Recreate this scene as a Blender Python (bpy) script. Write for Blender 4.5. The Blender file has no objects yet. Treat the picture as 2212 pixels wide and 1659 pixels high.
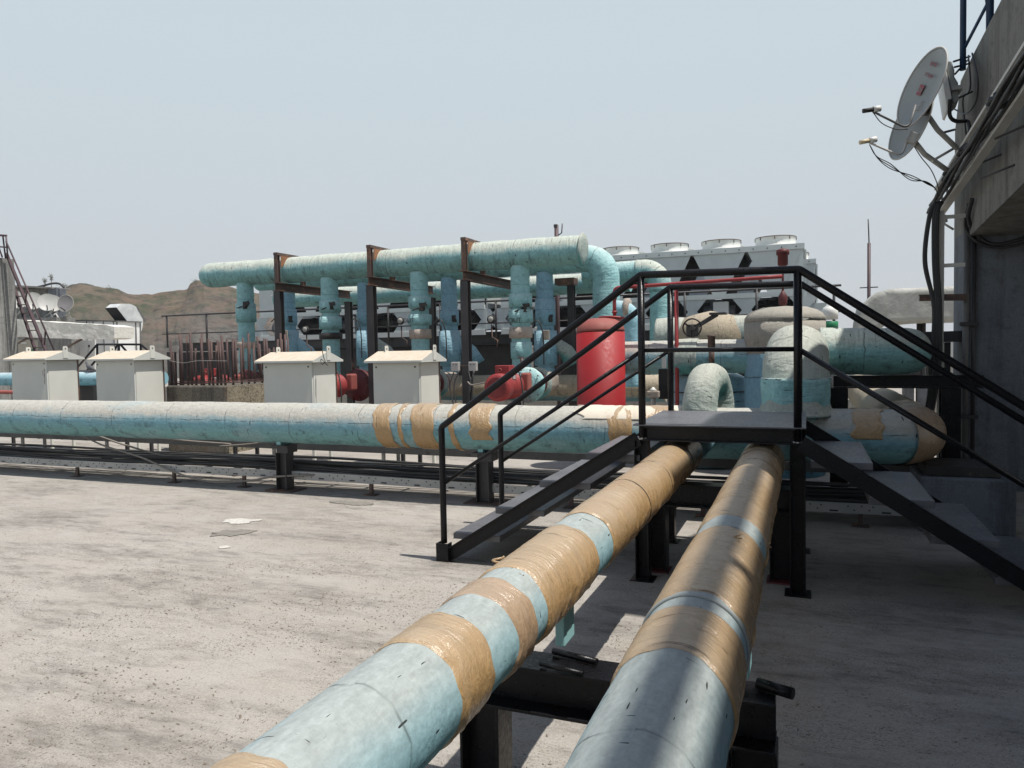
import bpy, bmesh, math, random
from mathutils import Vector as V, Matrix, noise
from math import sin, cos, pi, radians, sqrt, atan2, hypot
random.seed(7)
S = bpy.context.scene
COL = S.collection

# ------------------------------------------------------------ camera, world, sun, exposure
F_, YAW, PIT, ROL, H = 1597.77, .377909, .0451758, -.0185656, 1.6
fw = V((-sin(YAW)*cos(PIT), cos(YAW)*cos(PIT), -sin(PIT)))
rt = V((cos(YAW), sin(YAW), 0)); up = rt.cross(fw)
cr = rt*cos(ROL) + up*sin(ROL); cu = cr.cross(fw)
cd = bpy.data.cameras.new('camera'); cam = bpy.data.objects.new('camera', cd); COL.objects.link(cam)
cam.matrix_world = Matrix(((cr.x, cu.x, -fw.x, 0), (cr.y, cu.y, -fw.y, 0), (cr.z, cu.z, -fw.z, H), (0, 0, 0, 1)))
cd.sensor_width = 36; cd.lens = F_/2212*36; cd.clip_end = 6000; cd.clip_start = .05
S.camera = cam
S.render.resolution_x, S.render.resolution_y = 1024, 768

SUN = V((.405, -.05, 1.04)).normalized()
w = bpy.data.worlds.new('World'); S.world = w; w.use_nodes = True
wn, wl = w.node_tree.nodes, w.node_tree.links
bgn = wn['Background']
sky = wn.new('ShaderNodeTexSky'); sky.sky_type = 'NISHITA'; sky.sun_disc = False
sky.sun_elevation = math.asin(SUN.z); sky.sun_rotation = atan2(SUN.x, SUN.y)
sky.dust_density = 1.5; sky.air_density = 1.0; sky.ozone_density = 1.5
hz = wn.new('ShaderNodeMixRGB')
tcw = wn.new('ShaderNodeTexCoord'); sxw = wn.new('ShaderNodeSeparateXYZ'); rpw = wn.new('ShaderNodeValToRGB')
wl.new(tcw.outputs['Generated'], sxw.inputs[0]); wl.new(sxw.outputs[2], rpw.inputs[0]); wl.new(rpw.outputs[0], hz.inputs[0])
for i_, (p_, v_) in enumerate(((.0, .95), (.43, .92), (.60, .08))):      # haze is thick low down, thin overhead
    if i_ > 1: rpw.color_ramp.elements.new(p_)
    rpw.color_ramp.elements[i_].position = p_; rpw.color_ramp.elements[i_].color = (v_, v_, v_, 1)
rp2 = wn.new('ShaderNodeValToRGB'); wl.new(sxw.outputs[2], rp2.inputs[0]); wl.new(rp2.outputs[0], hz.inputs[2])
rp2.color_ramp.elements[0].position = 0.0; rp2.color_ramp.elements[0].color = (.56, .59, .615, 1)
rp2.color_ramp.elements[1].position = .36; rp2.color_ramp.elements[1].color = (.585, .67, .715, 1)
gnw = wn.new('ShaderNodeMixRGB'); gnw.blend_type = 'MULTIPLY'; gnw.inputs[0].default_value = 1; gnw.inputs[2].default_value = (10, 10, 10, 1)
wl.new(rp2.outputs[0], gnw.inputs[1]); wl.new(gnw.outputs[0], hz.inputs[2])      # milky dry-season haze over the blue
wl.new(sky.outputs[0], hz.inputs[1]); wl.new(hz.outputs[0], bgn.inputs[0])
bgn.inputs[1].default_value = .1
sd = bpy.data.lights.new('sun', 'SUN'); sd.energy = 5.0; sd.angle = radians(.55); sd.color = (1, .955, .89)
so = bpy.data.objects.new('sun', sd); COL.objects.link(so)
so.rotation_euler = SUN.to_track_quat('Z', 'Y').to_euler(); so.location = (8, -2, 20)
S.view_settings.view_transform = 'Standard'; S.view_settings.look = 'None'
S.view_settings.exposure = .1; S.view_settings.gamma = 1
S.render.engine = 'CYCLES'
S.cycles.max_bounces = 6; S.cycles.diffuse_bounces = 3; S.cycles.glossy_bounces = 3

def ray(px, py): return fw + cr*((px-1106)/F_) - cu*((py-829.5)/F_)
def at(px, py, x=None, y=None, z=None):
    """a measured point of the place: sight line met with a known wall, row or floor"""
    d = ray(px, py)
    t = x/d.x if x is not None else y/d.y if y is not None else (z-H)/d.z
    return V((d.x*t, d.y*t, H+d.z*t))

# ------------------------------------------------------------ materials
class N:
    def __init__(s, name):
        s.m = bpy.data.materials.new(name); s.m.use_nodes = True
        s.t = s.m.node_tree; s.n = s.t.nodes; s.b = s.n['Principled BSDF']
        s.tc = s.n.new('ShaderNodeTexCoord')
    def L(s, a, b): s.t.links.new(a, b)
    def vec(s, kind='Object', scale=(1, 1, 1)):
        mp = s.n.new('ShaderNodeMapping'); mp.inputs['Scale'].default_value = scale
        if kind == 'World':
            g = s.n.new('ShaderNodeNewGeometry'); s.L(g.outputs['Position'], mp.inputs[0])
        else: s.L(s.tc.outputs[kind], mp.inputs[0])
        return mp.outputs[0]
    def noise(s, vec, scale, detail=4, rough=.55, dist=0):
        t = s.n.new('ShaderNodeTexNoise'); s.L(vec, t.inputs['Vector'])
        t.inputs['Scale'].default_value = scale; t.inputs['Detail'].default_value = detail
        t.inputs['Roughness'].default_value = rough; t.inputs['Distortion'].default_value = dist
        return t.outputs['Fac']
    def vor(s, vec, scale, feature='F1', out='Distance'):
        t = s.n.new('ShaderNodeTexVoronoi'); t.feature = feature; s.L(vec, t.inputs['Vector'])
        t.inputs['Scale'].default_value = scale
        return t.outputs[out]
    def ramp(s, f, pts):
        r = s.n.new('ShaderNodeValToRGB'); s.L(f, r.inputs[0]); e = r.color_ramp.elements
        while len(e) < len(pts): e.new(.5)
        for i, (p, c) in enumerate(pts):
            e[i].position = p; e[i].color = (c, c, c, 1) if isinstance(c, (int, float)) else (*c, 1)
        return r.outputs[0]
    def mix(s, f, a, b, mode='MIX'):
        m = s.n.new('ShaderNodeMixRGB'); m.blend_type = mode
        for i, v in enumerate((f, a, b)):
            if hasattr(v, 'links'): s.L(v, m.inputs[i])
            elif isinstance(v, (int, float)): m.inputs[i].default_value = v if i == 0 else (v, v, v, 1)
            else: m.inputs[i].default_value = (*v, 1)
        return m.outputs[0]
    def math(s, op, a, b=0, c=None):
        m = s.n.new('ShaderNodeMath'); m.operation = op
        for i, v in enumerate((a, b) if c is None else (a, b, c)):
            if hasattr(v, 'links'): s.L(v, m.inputs[i])
            else: m.inputs[i].default_value = v
        return m.outputs[0]
    def xyz(s, vec):
        x = s.n.new('ShaderNodeSeparateXYZ'); s.L(vec, x.inputs[0]); return x.outputs
    def normalz(s):
        g = s.n.new('ShaderNodeNewGeometry'); return s.xyz(g.outputs['Normal'])[2]
    def bump(s, h, strength=.4, dist=.01, prev=None):
        b = s.n.new('ShaderNodeBump'); b.inputs['Strength'].default_value = strength; b.inputs['Distance'].default_value = dist
        s.L(h, b.inputs['Height'])
        if prev is not None: s.L(prev, b.inputs['Normal'])
        return b.outputs[0]
    def done(s, col, rough=.6, metal=0, normal=None, coat=0, spec=None):
        b = s.b
        for k, v in (('Base Color', col), ('Roughness', rough), ('Metallic', metal)):
            if hasattr(v, 'links'): s.L(v, b.inputs[k])
            elif k == 'Base Color': b.inputs[k].default_value = (*v, 1)
            else: b.inputs[k].default_value = v
        if normal is not None: s.L(normal, b.inputs['Normal'])
        if coat: b.inputs['Coat Weight'].default_value = coat; b.inputs['Coat Roughness'].default_value = .15
        if spec is not None: b.inputs['Specular IOR Level'].default_value = spec
        return s.m

M = {}
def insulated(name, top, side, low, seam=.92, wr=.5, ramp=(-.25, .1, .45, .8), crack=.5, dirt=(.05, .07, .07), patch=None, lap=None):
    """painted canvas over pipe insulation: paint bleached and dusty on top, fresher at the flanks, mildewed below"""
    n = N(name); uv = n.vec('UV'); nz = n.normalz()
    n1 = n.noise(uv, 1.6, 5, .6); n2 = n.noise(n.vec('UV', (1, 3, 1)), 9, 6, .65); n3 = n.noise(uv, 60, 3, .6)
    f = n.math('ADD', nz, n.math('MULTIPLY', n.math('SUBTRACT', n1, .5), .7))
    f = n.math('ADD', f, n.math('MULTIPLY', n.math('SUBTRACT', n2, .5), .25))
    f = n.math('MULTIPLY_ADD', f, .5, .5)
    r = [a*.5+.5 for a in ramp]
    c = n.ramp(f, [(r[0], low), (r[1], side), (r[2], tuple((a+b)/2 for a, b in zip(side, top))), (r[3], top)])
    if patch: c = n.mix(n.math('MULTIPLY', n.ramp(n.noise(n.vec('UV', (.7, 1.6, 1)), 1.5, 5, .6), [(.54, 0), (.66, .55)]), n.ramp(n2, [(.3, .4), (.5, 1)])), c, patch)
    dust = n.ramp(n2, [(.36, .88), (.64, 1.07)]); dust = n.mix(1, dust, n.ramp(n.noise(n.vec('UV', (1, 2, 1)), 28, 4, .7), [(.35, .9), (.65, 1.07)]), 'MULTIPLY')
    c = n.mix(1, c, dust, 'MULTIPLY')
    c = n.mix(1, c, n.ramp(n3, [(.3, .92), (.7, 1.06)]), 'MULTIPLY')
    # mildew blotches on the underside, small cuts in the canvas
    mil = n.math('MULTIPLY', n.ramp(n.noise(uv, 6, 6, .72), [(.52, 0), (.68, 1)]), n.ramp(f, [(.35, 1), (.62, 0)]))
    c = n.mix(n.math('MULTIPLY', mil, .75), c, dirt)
    if lap is not None:      # cracked lap running along the pipe
        ln = n.math('ABSOLUTE', n.math('SUBTRACT', nz, n.math('ADD', lap, n.math('MULTIPLY', n.math('SUBTRACT', n.noise(n.vec('UV', (1, .01, 1)), 3, 4, .6), .5), .22))))
        lk = n.math('MULTIPLY', n.ramp(ln, [(.008, 1), (.022, 0)]), n.ramp(n.noise(n.vec('UV', (1, .1, 1)), 5, 4, .7), [(.42, 0), (.55, .85)]))
        c = n.mix(lk, c, (.04, .05, .055))
    cut = n.ramp(n.noise(n.vec('UV', (5, 26, 1)), 2.2, 2, .5), [(.705, 0), (.72, 1)])
    cut2 = n.ramp(n.noise(n.vec('UV', (30, 5, 1)), 1.5, 2, .5), [(.70, 0), (.715, 1)])
    cuts = n.math('MULTIPLY', n.math('MAXIMUM', cut, cut2), crack)
    c = n.mix(cuts, c, (.03, .035, .035))
    u = n.xyz(uv)[0]
    us = n.math('ADD', u, n.math('MULTIPLY', n.noise(n.vec('UV', (.01, 3, 1)), 2, 2), .08))
    fr = n.math('ABSOLUTE', n.math('SUBTRACT', n.math('FRACT', n.math('DIVIDE', us, seam)), .5))
    sm = n.ramp(fr, [(0, 1), (.006, 0)]); sm = n.math('MULTIPLY', sm, n.ramp(n.noise(uv, 5, 3), [(.4, .15), (.55, .9)]))
    c = n.mix(sm, c, (.05, .06, .06))
    h = n.math('ADD', n.noise(n.vec('UV', (7, 1.6, 1)), 3, 5, .6, .6), n.math('MULTIPLY', n.noise(uv, 25, 4), .3))
    h = n.math('SUBTRACT', h, n.math('MULTIPLY', n.math('ADD', sm, cuts), .4))
    M[name] = n.done(c, n.ramp(n2, [(.3, .62), (.7, .85)]), 0, n.bump(h, wr, .03), spec=.3)
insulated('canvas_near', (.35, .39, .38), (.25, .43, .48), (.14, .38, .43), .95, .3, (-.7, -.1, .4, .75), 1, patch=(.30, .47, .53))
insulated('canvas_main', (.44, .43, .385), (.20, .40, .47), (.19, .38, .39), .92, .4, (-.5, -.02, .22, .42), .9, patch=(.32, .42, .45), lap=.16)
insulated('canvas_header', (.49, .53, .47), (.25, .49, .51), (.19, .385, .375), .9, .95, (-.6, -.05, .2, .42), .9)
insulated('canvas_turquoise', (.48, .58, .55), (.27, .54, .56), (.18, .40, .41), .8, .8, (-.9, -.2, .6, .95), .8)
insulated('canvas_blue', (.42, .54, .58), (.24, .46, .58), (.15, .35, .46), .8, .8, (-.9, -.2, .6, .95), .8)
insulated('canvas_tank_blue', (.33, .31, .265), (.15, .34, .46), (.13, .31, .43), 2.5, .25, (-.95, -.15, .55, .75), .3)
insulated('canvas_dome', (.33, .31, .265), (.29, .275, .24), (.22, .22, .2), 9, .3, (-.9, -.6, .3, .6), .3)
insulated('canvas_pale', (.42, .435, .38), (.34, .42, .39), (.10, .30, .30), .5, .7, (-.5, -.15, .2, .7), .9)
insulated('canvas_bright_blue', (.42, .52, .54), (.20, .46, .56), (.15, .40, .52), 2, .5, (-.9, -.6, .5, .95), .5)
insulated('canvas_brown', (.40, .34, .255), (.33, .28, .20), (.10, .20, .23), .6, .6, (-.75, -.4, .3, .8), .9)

def tape(name, base, light, dark):
    n = N(name); uv = n.vec('UV')
    st = n.noise(n.vec('UV', (26, 2.6, 1)), 1.3, 6, .62, 1.1)          # stretched film creases running round the pipe
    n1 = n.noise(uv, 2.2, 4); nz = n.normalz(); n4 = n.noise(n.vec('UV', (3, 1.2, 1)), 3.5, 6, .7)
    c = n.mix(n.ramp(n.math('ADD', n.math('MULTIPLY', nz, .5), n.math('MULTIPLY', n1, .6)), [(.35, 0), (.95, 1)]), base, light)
    c = n.mix(1, c, n.ramp(st, [(.3, .88), (.65, 1.05)]), 'MULTIPLY')
    c = n.mix(n.math('MULTIPLY', n.ramp(n4, [(.5, 0), (.7, .28)]), 1), c, (.34, .29, .23))     # settled dust
    cr_ = n.ramp(n.noise(n.vec('UV', (34, 3.6, 1)), 1.1, 3, .6, .8), [(.66, 0), (.69, 1)])
    cr_ = n.math('MULTIPLY', cr_, n.ramp(n1, [(.4, .3), (.6, 1)]))
    c = n.mix(n.math('MULTIPLY', cr_, .8), c, dark)
    h = n.math('ADD', n.math('MULTIPLY', st, n.ramp(n4, [(.35, .3), (.6, 1)])), n.math('MULTIPLY', n.noise(n.vec('UV', (50, 22, 1)), 1.3, 4), .35))
    h = n.math('SUBTRACT', h, n.math('MULTIPLY', cr_, .5))
    M[name] = n.done(c, n.ramp(n1, [(.3, .18), (.7, .38)]), 0, n.bump(h, .65, .016), spec=.65)
tape('tape_tan', (.40, .255, .115), (.44, .345, .24), (.11, .06, .025))
tape('tape_brown', (.36, .245, .15), (.44, .34, .25), (.08, .05, .03))

def steel(name, c1, c2, rough=(.25, .5), worn=None, bump=.15, sc=14):
    n = N(name); o = n.vec('World'); n1 = n.noise(o, 3, 5); n2 = n.noise(o, sc*6, 4, .7)
    c = n.mix(n.ramp(n1, [(.35, 0), (.7, 1)]), c1, c2)
    if worn: c = n.mix(n.ramp(n.noise(o, sc, 6, .7), [(worn[1], 0), (worn[1]+.1, 1)]), c, worn[0])
    M[name] = n.done(c, n.ramp(n2, [(.35, rough[0]), (.65, rough[1])]), 0, n.bump(n2, bump, .004), spec=.5)
steel('black_paint', (.005, .005, .0065), (.009, .009, .011), (.25, .45), None, .35, 10)
steel('deck_steel', (.085, .085, .095), (.14, .14, .15), (.3, .55), ((.2, .19, .18), .66), .4, 9)
steel('dark_steel', (.028, .027, .03), (.045, .042, .043), (.4, .6), ((.1, .08, .07), .66), .3, 6)
steel('rusty_steel', (.07, .05, .045), (.12, .07, .05), (.5, .8), ((.25, .12, .06), .55), .4, 6)
steel('rust_plate', (.30, .14, .06), (.2, .09, .05), (.6, .9), ((.1, .05, .03), .6), .4, 8)
steel('rebar_steel', (.06, .036, .034), (.095, .055, .048), (.6, .85), ((.2, .1, .06), .6), .5, 20)
steel('red_paint', (.24, .022, .025), (.31, .04, .038), (.45, .7), ((.5, .22, .16), .66), .15, 5)
steel('tank_red', (.27, .006, .010), (.32, .012, .014), (.5, .68), ((.28, .03, .025), .68), .1, 4)
steel('faded_red', (.25, .06, .05), (.30, .10, .08), (.6, .8), None, .2, 5)
steel('maroon_paint', (.08, .014, .016), (.12, .02, .022), (.5, .7), ((.09, .05, .04), .6), .2, 8)
steel('purple_primer', (.05, .03, .035), (.08, .045, .05), (.5, .7), None, .2, 8)
steel('galvanised', (.36, .36, .35), (.46, .45, .43), (.4, .6), ((.2, .19, .17), .62), .2, 8)
steel('tray_grey', (.10, .10, .10), (.16, .155, .15), (.45, .65), ((.06, .055, .05), .58), .2, 8)
steel('cable_black', (.02, .02, .021), (.045, .044, .043), (.45, .65), None, .1, 8)
steel('cable_dusty', (.20, .18, .16), (.28, .25, .22), (.7, .9), None, .1, 8)
steel('cabinet_paint', (.60, .60, .545), (.65, .65, .59), (.35, .5), ((.5, .45, .38), .72), .05, 3)
steel('tape_cream', (.62, .55, .44), (.68, .62, .52), (.5, .7), ((.55, .44, .33), .6), .1, 3)
steel('chiller_panel', (.50, .55, .55), (.57, .61, .60), (.4, .55), ((.34, .34, .31), .68), .1, 2)
steel('chiller_white', (.62, .63, .60), (.70, .70, .66), (.4, .6), ((.5, .47, .4), .7), .1, 2)
steel('coil_dark', (.018, .018, .02), (.035, .034, .035), (.5, .7), None, .2, 3)
steel('pewter', (.14, .15, .16), (.22, .23, .24), (.35, .5), None, .1, 6)
steel('dish_grey', (.26, .28, .27), (.33, .35, .34), (.35, .5), ((.18, .18, .16), .68), .05, 4)
steel('dish_pale', (.36, .36, .34), (.42, .42, .40), (.4, .6), None, .05, 4)
steel('dish_dark', (.17, .165, .165), (.21, .2, .2), (.4, .6), None, .05, 4)
steel('mount_white', (.46, .45, .42), (.55, .54, .5), (.5, .7), ((.3, .25, .2), .62), .1, 12)
steel('mast_blue', (.015, .045, .10), (.03, .07, .14), (.35, .5), ((.04, .05, .06), .6), .1, 8)
steel('panel_white', (.80, .80, .78), (.84, .84, .81), (.45, .65), ((.5, .46, .4), .7), .05, 1.5)
steel('sheet_metal', (.45, .47, .47), (.62, .64, .63), (.25, .4), None, .1, 1.5)
steel('beige_door', (.36, .33, .27), (.42, .38, .31), (.5, .7), None, .1, 2)
steel('glass_wool', (.30, .25, .21), (.46, .41, .35), (.8, .95), ((.1, .08, .06), .56), .9, 12)
steel('rubber', (.02, .018, .018), (.05, .045, .04), (.6, .8), ((.14, .12, .1), .6), .5, 12)
steel('green_sign', (.01, .16, .07), (.015, .2, .08), (.4, .5), None, .05, 4)
steel('cream_plastic', (.55, .45, .28), (.62, .52, .34), (.4, .5), None, .05, 4)
steel('white_plastic', (.70, .70, .66), (.78, .78, .74), (.35, .5), None, .05, 4)
steel('feather', (.05, .055, .06), (.1, .1, .11), (.6, .8), None, .2, 40)
steel('bark', (.10, .07, .05), (.14, .10, .07), (.8, .95), None, .5, 10)
steel('leaf', (.07, .08, .035), (.11, .11, .06), (.6, .8), None, .1, 3)
steel('dry_leaf', (.15, .12, .09), (.22, .17, .13), (.7, .9), None, .1, 30)
steel('mark_red', (.26, .05, .06), (.3, .07, .08), (.4, .5), None, .02, 4)
steel('ink', (.02, .02, .02), (.03, .03, .03), (.5, .6), None, .02, 4)

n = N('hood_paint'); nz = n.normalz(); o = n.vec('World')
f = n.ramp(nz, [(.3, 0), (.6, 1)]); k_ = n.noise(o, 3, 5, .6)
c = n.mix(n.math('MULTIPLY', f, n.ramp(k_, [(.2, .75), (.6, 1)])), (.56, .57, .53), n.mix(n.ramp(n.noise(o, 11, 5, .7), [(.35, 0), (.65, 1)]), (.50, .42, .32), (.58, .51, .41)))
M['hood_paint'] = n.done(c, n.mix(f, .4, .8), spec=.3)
M['black_paint'].node_tree.nodes['Principled BSDF'].inputs['Specular IOR Level'].default_value = .28
def foil(name, c1, c2):
    n = N(name); o = n.vec('World'); n1 = n.noise(o, 1.3, 6, .6, 1.2); n2 = n.noise(o, 5, 5, .7)
    c = n.mix(n.ramp(n2, [(.3, 0), (.7, 1)]), c1, c2)
    c = n.mix(n.ramp(n.noise(n.vec('World', (1, 1, 3)), 2.2, 6, .75), [(.6, 0), (.72, .8)]), c, (.14, .10, .07))
    M[name] = n.done(c, .55, 0, n.bump(n.math('ADD', n1, n.math('MULTIPLY', n2, .4)), .6, .05))
foil('duct_canvas', (.62, .60, .54), (.76, .74, .68))
foil('duct_canvas_grey', (.36, .36, .33), (.48, .48, .44))

def concrete(name, a, b, dark, streak=False, rust=None, bumpd=.01, sc=1.0, pits=0):
    n = N(name); o = n.vec('World')
    n1 = n.noise(o, .9*sc, 6, .6); n2 = n.noise(o, 9*sc, 6, .65); n3 = n.noise(o, 60, 3, .6)
    c = n.mix(n.ramp(n1, [(.32, 0), (.68, 1)]), a, b)
    c = n.mix(n.math('MULTIPLY', n.ramp(n2, [(.5, 0), (.72, 1)]), .6), c, dark)
    if streak:
        s_ = n.ramp(n.noise(n.vec('World', (5, 5, .35)), 1.4*sc, 6, .7), [(.46, 0), (.7, 1)])
        c = n.mix(n.math('MULTIPLY', s_, .75), c, dark)
    if rust: c = n.mix(n.ramp(n.noise(n.vec('World', (6, 6, 1.2)), 1.1, 5, .7), [(.6, 0), (.68, .8)]), c, rust)
    if pits: c = n.mix(n.ramp(n.noise(o, 38, 5, .75), [(.5, 0), (.6, pits)]), c, (.035, .032, .028))
    c = n.mix(1, c, n.ramp(n3, [(.3, .85), (.7, 1.12)]), 'MULTIPLY')
    M[name] = n.done(c, .9, 0, n.bump(n.math('ADD', n2, n.math('MULTIPLY', n3, .5)), .5, bumpd), spec=.2)
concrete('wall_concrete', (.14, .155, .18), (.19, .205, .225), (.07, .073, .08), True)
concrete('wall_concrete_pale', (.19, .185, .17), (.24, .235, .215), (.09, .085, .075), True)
concrete('pillar_concrete', (.20, .20, .19), (.34, .34, .32), (.10, .10, .095), True, None, .01, 1.5)
concrete('block_shaded', (.13, .12, .10), (.19, .17, .14), (.05, .045, .04), True, (.20, .09, .05), .03, 1, .5)
concrete('block_lit', (.30, .26, .19), (.22, .19, .14), (.10, .085, .06), False, (.3, .16, .09), .05, 1, .8)  # paler copy of the stump concrete, sunlight put into its colour
concrete('plinth', (.26, .25, .23), (.34, .33, .30), (.13, .12, .11), False)
concrete('cement_spill', (.50, .48, .44), (.58, .56, .52), (.36, .34, .31), False, None, .02, 3)
concrete('damp_mortar', (.20, .185, .165), (.25, .235, .21), (.13, .12, .105), False, None, .02, 2)

# roof floor: pale weathered screed with mortar patches, damp stains and litter
n = N('roof_screed'); o = n.vec('World'); ox = n.vec('World', (.55, 1.5, 1))
a1 = n.noise(ox, .55, 6, .62); a2 = n.noise(o, 2.4, 7, .68); a3 = n.noise(ox, 7.5, 6, .7); a4 = n.noise(o, 95, 3, .6)
c = n.mix(n.ramp(a1, [(.3, 0), (.7, 1)]), (.325, .294, .256), (.40, .376, .34))
c = n.mix(n.ramp(a2, [(.42, 0), (.75, .7)]), c, (.385, .37, .347))
a5 = n.noise(ox, 1.1, 7, .72)
c = n.mix(n.math('MULTIPLY', n.ramp(a3, [(.44, 0), (.66, 1)]), n.ramp(a5, [(.42, 0), (.62, .95)])), c, (.13, .118, .105))
c = n.mix(n.ramp(a5, [(.47, 0), (.68, .6)]), c, (.19, .177, .16))
# clouds of fine dark litter strokes
s1 = n.noise(n.vec('World', (1, 2.6, 1)), 46, 2, .6, 1.6); s2 = n.noise(n.vec('World', (2.3, 1, 1)), 40, 2, .6, 1.6); s3 = n.noise(n.vec('World', (1, 1.3, 1)), 85, 2, .6, 1)
m1 = n.noise(ox, 1.3, 6, .68); m2 = n.noise(o, 2.9, 5, .65)
spk = n.math('MULTIPLY', n.ramp(s1, [(.60, 0), (.64, 1)]), n.ramp(m1, [(.42, .06), (.56, 1)]))
spk = n.math('MAXIMUM', spk, n.math('MULTIPLY', n.ramp(s2, [(.61, 0), (.65, 1)]), n.ramp(m2, [(.44, .04), (.6, .95)])))
spk = n.math('MAXIMUM', spk, n.math('MULTIPLY', n.ramp(s3, [(.58, 0), (.64, .8)]), n.ramp(m1, [(.44, .05), (.6, .9)])))
c = n.mix(spk, c, (.125, .106, .088))
c = n.mix(1, c, n.ramp(a4, [(.3, .86), (.7, 1.12)]), 'MULTIPLY')
h = n.math('ADD', n.math('MULTIPLY', a3, 1.0), n.math('MULTIPLY', a4, .5))
M['roof_screed'] = n.done(c, .92, 0, n.bump(h, .45, .012), spec=.2)

n = N('hill_earth'); o = n.vec('World')
b1 = n.noise(o, .02, 8, .65); b2 = n.noise(n.vec('World', (1, 1, 2)), .11, 9, .78); b3 = n.noise(n.vec('World', (.6, .6, 1.6)), .16, 7, .75)
px_ = n.xyz(n.vec('World'))[0]
c = n.mix(n.ramp(b1, [(.35, 0), (.65, 1)]), (.175, .105, .072), (.125, .105, .07))
c = n.mix(n.ramp(b2, [(.46, 0), (.58, 1)]), c, (.05, .06, .028))
rock = n.ramp(n.math('ADD', n.math('DIVIDE', n.math('ADD', px_, 195), 90), n.math('MULTIPLY', b1, 1.0)), [(.35, 0), (.8, 1)])
c = n.mix(n.math('MULTIPLY', rock, .85), c, n.mix(n.ramp(b3, [(.4, 0), (.6, 1)]), (.035, .035, .036), (.19, .175, .16)))
c = n.mix(n.ramp(b3, [(.52, 0), (.62, .8)]), c, (.045, .036, .03))
M['hill_earth'] = n.done(c, .95, 0, n.bump(n.math('ADD', b2, b3), .9, 1.5), spec=.1)
n = N('plain_earth'); o = n.vec('World')
M['plain_earth'] = n.done(n.mix(n.ramp(n.noise(o, .01, 8, .6), [(.35, 0), (.65, 1)]), (.22, .19, .15), (.12, .13, .08)), .95, spec=.1)

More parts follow.
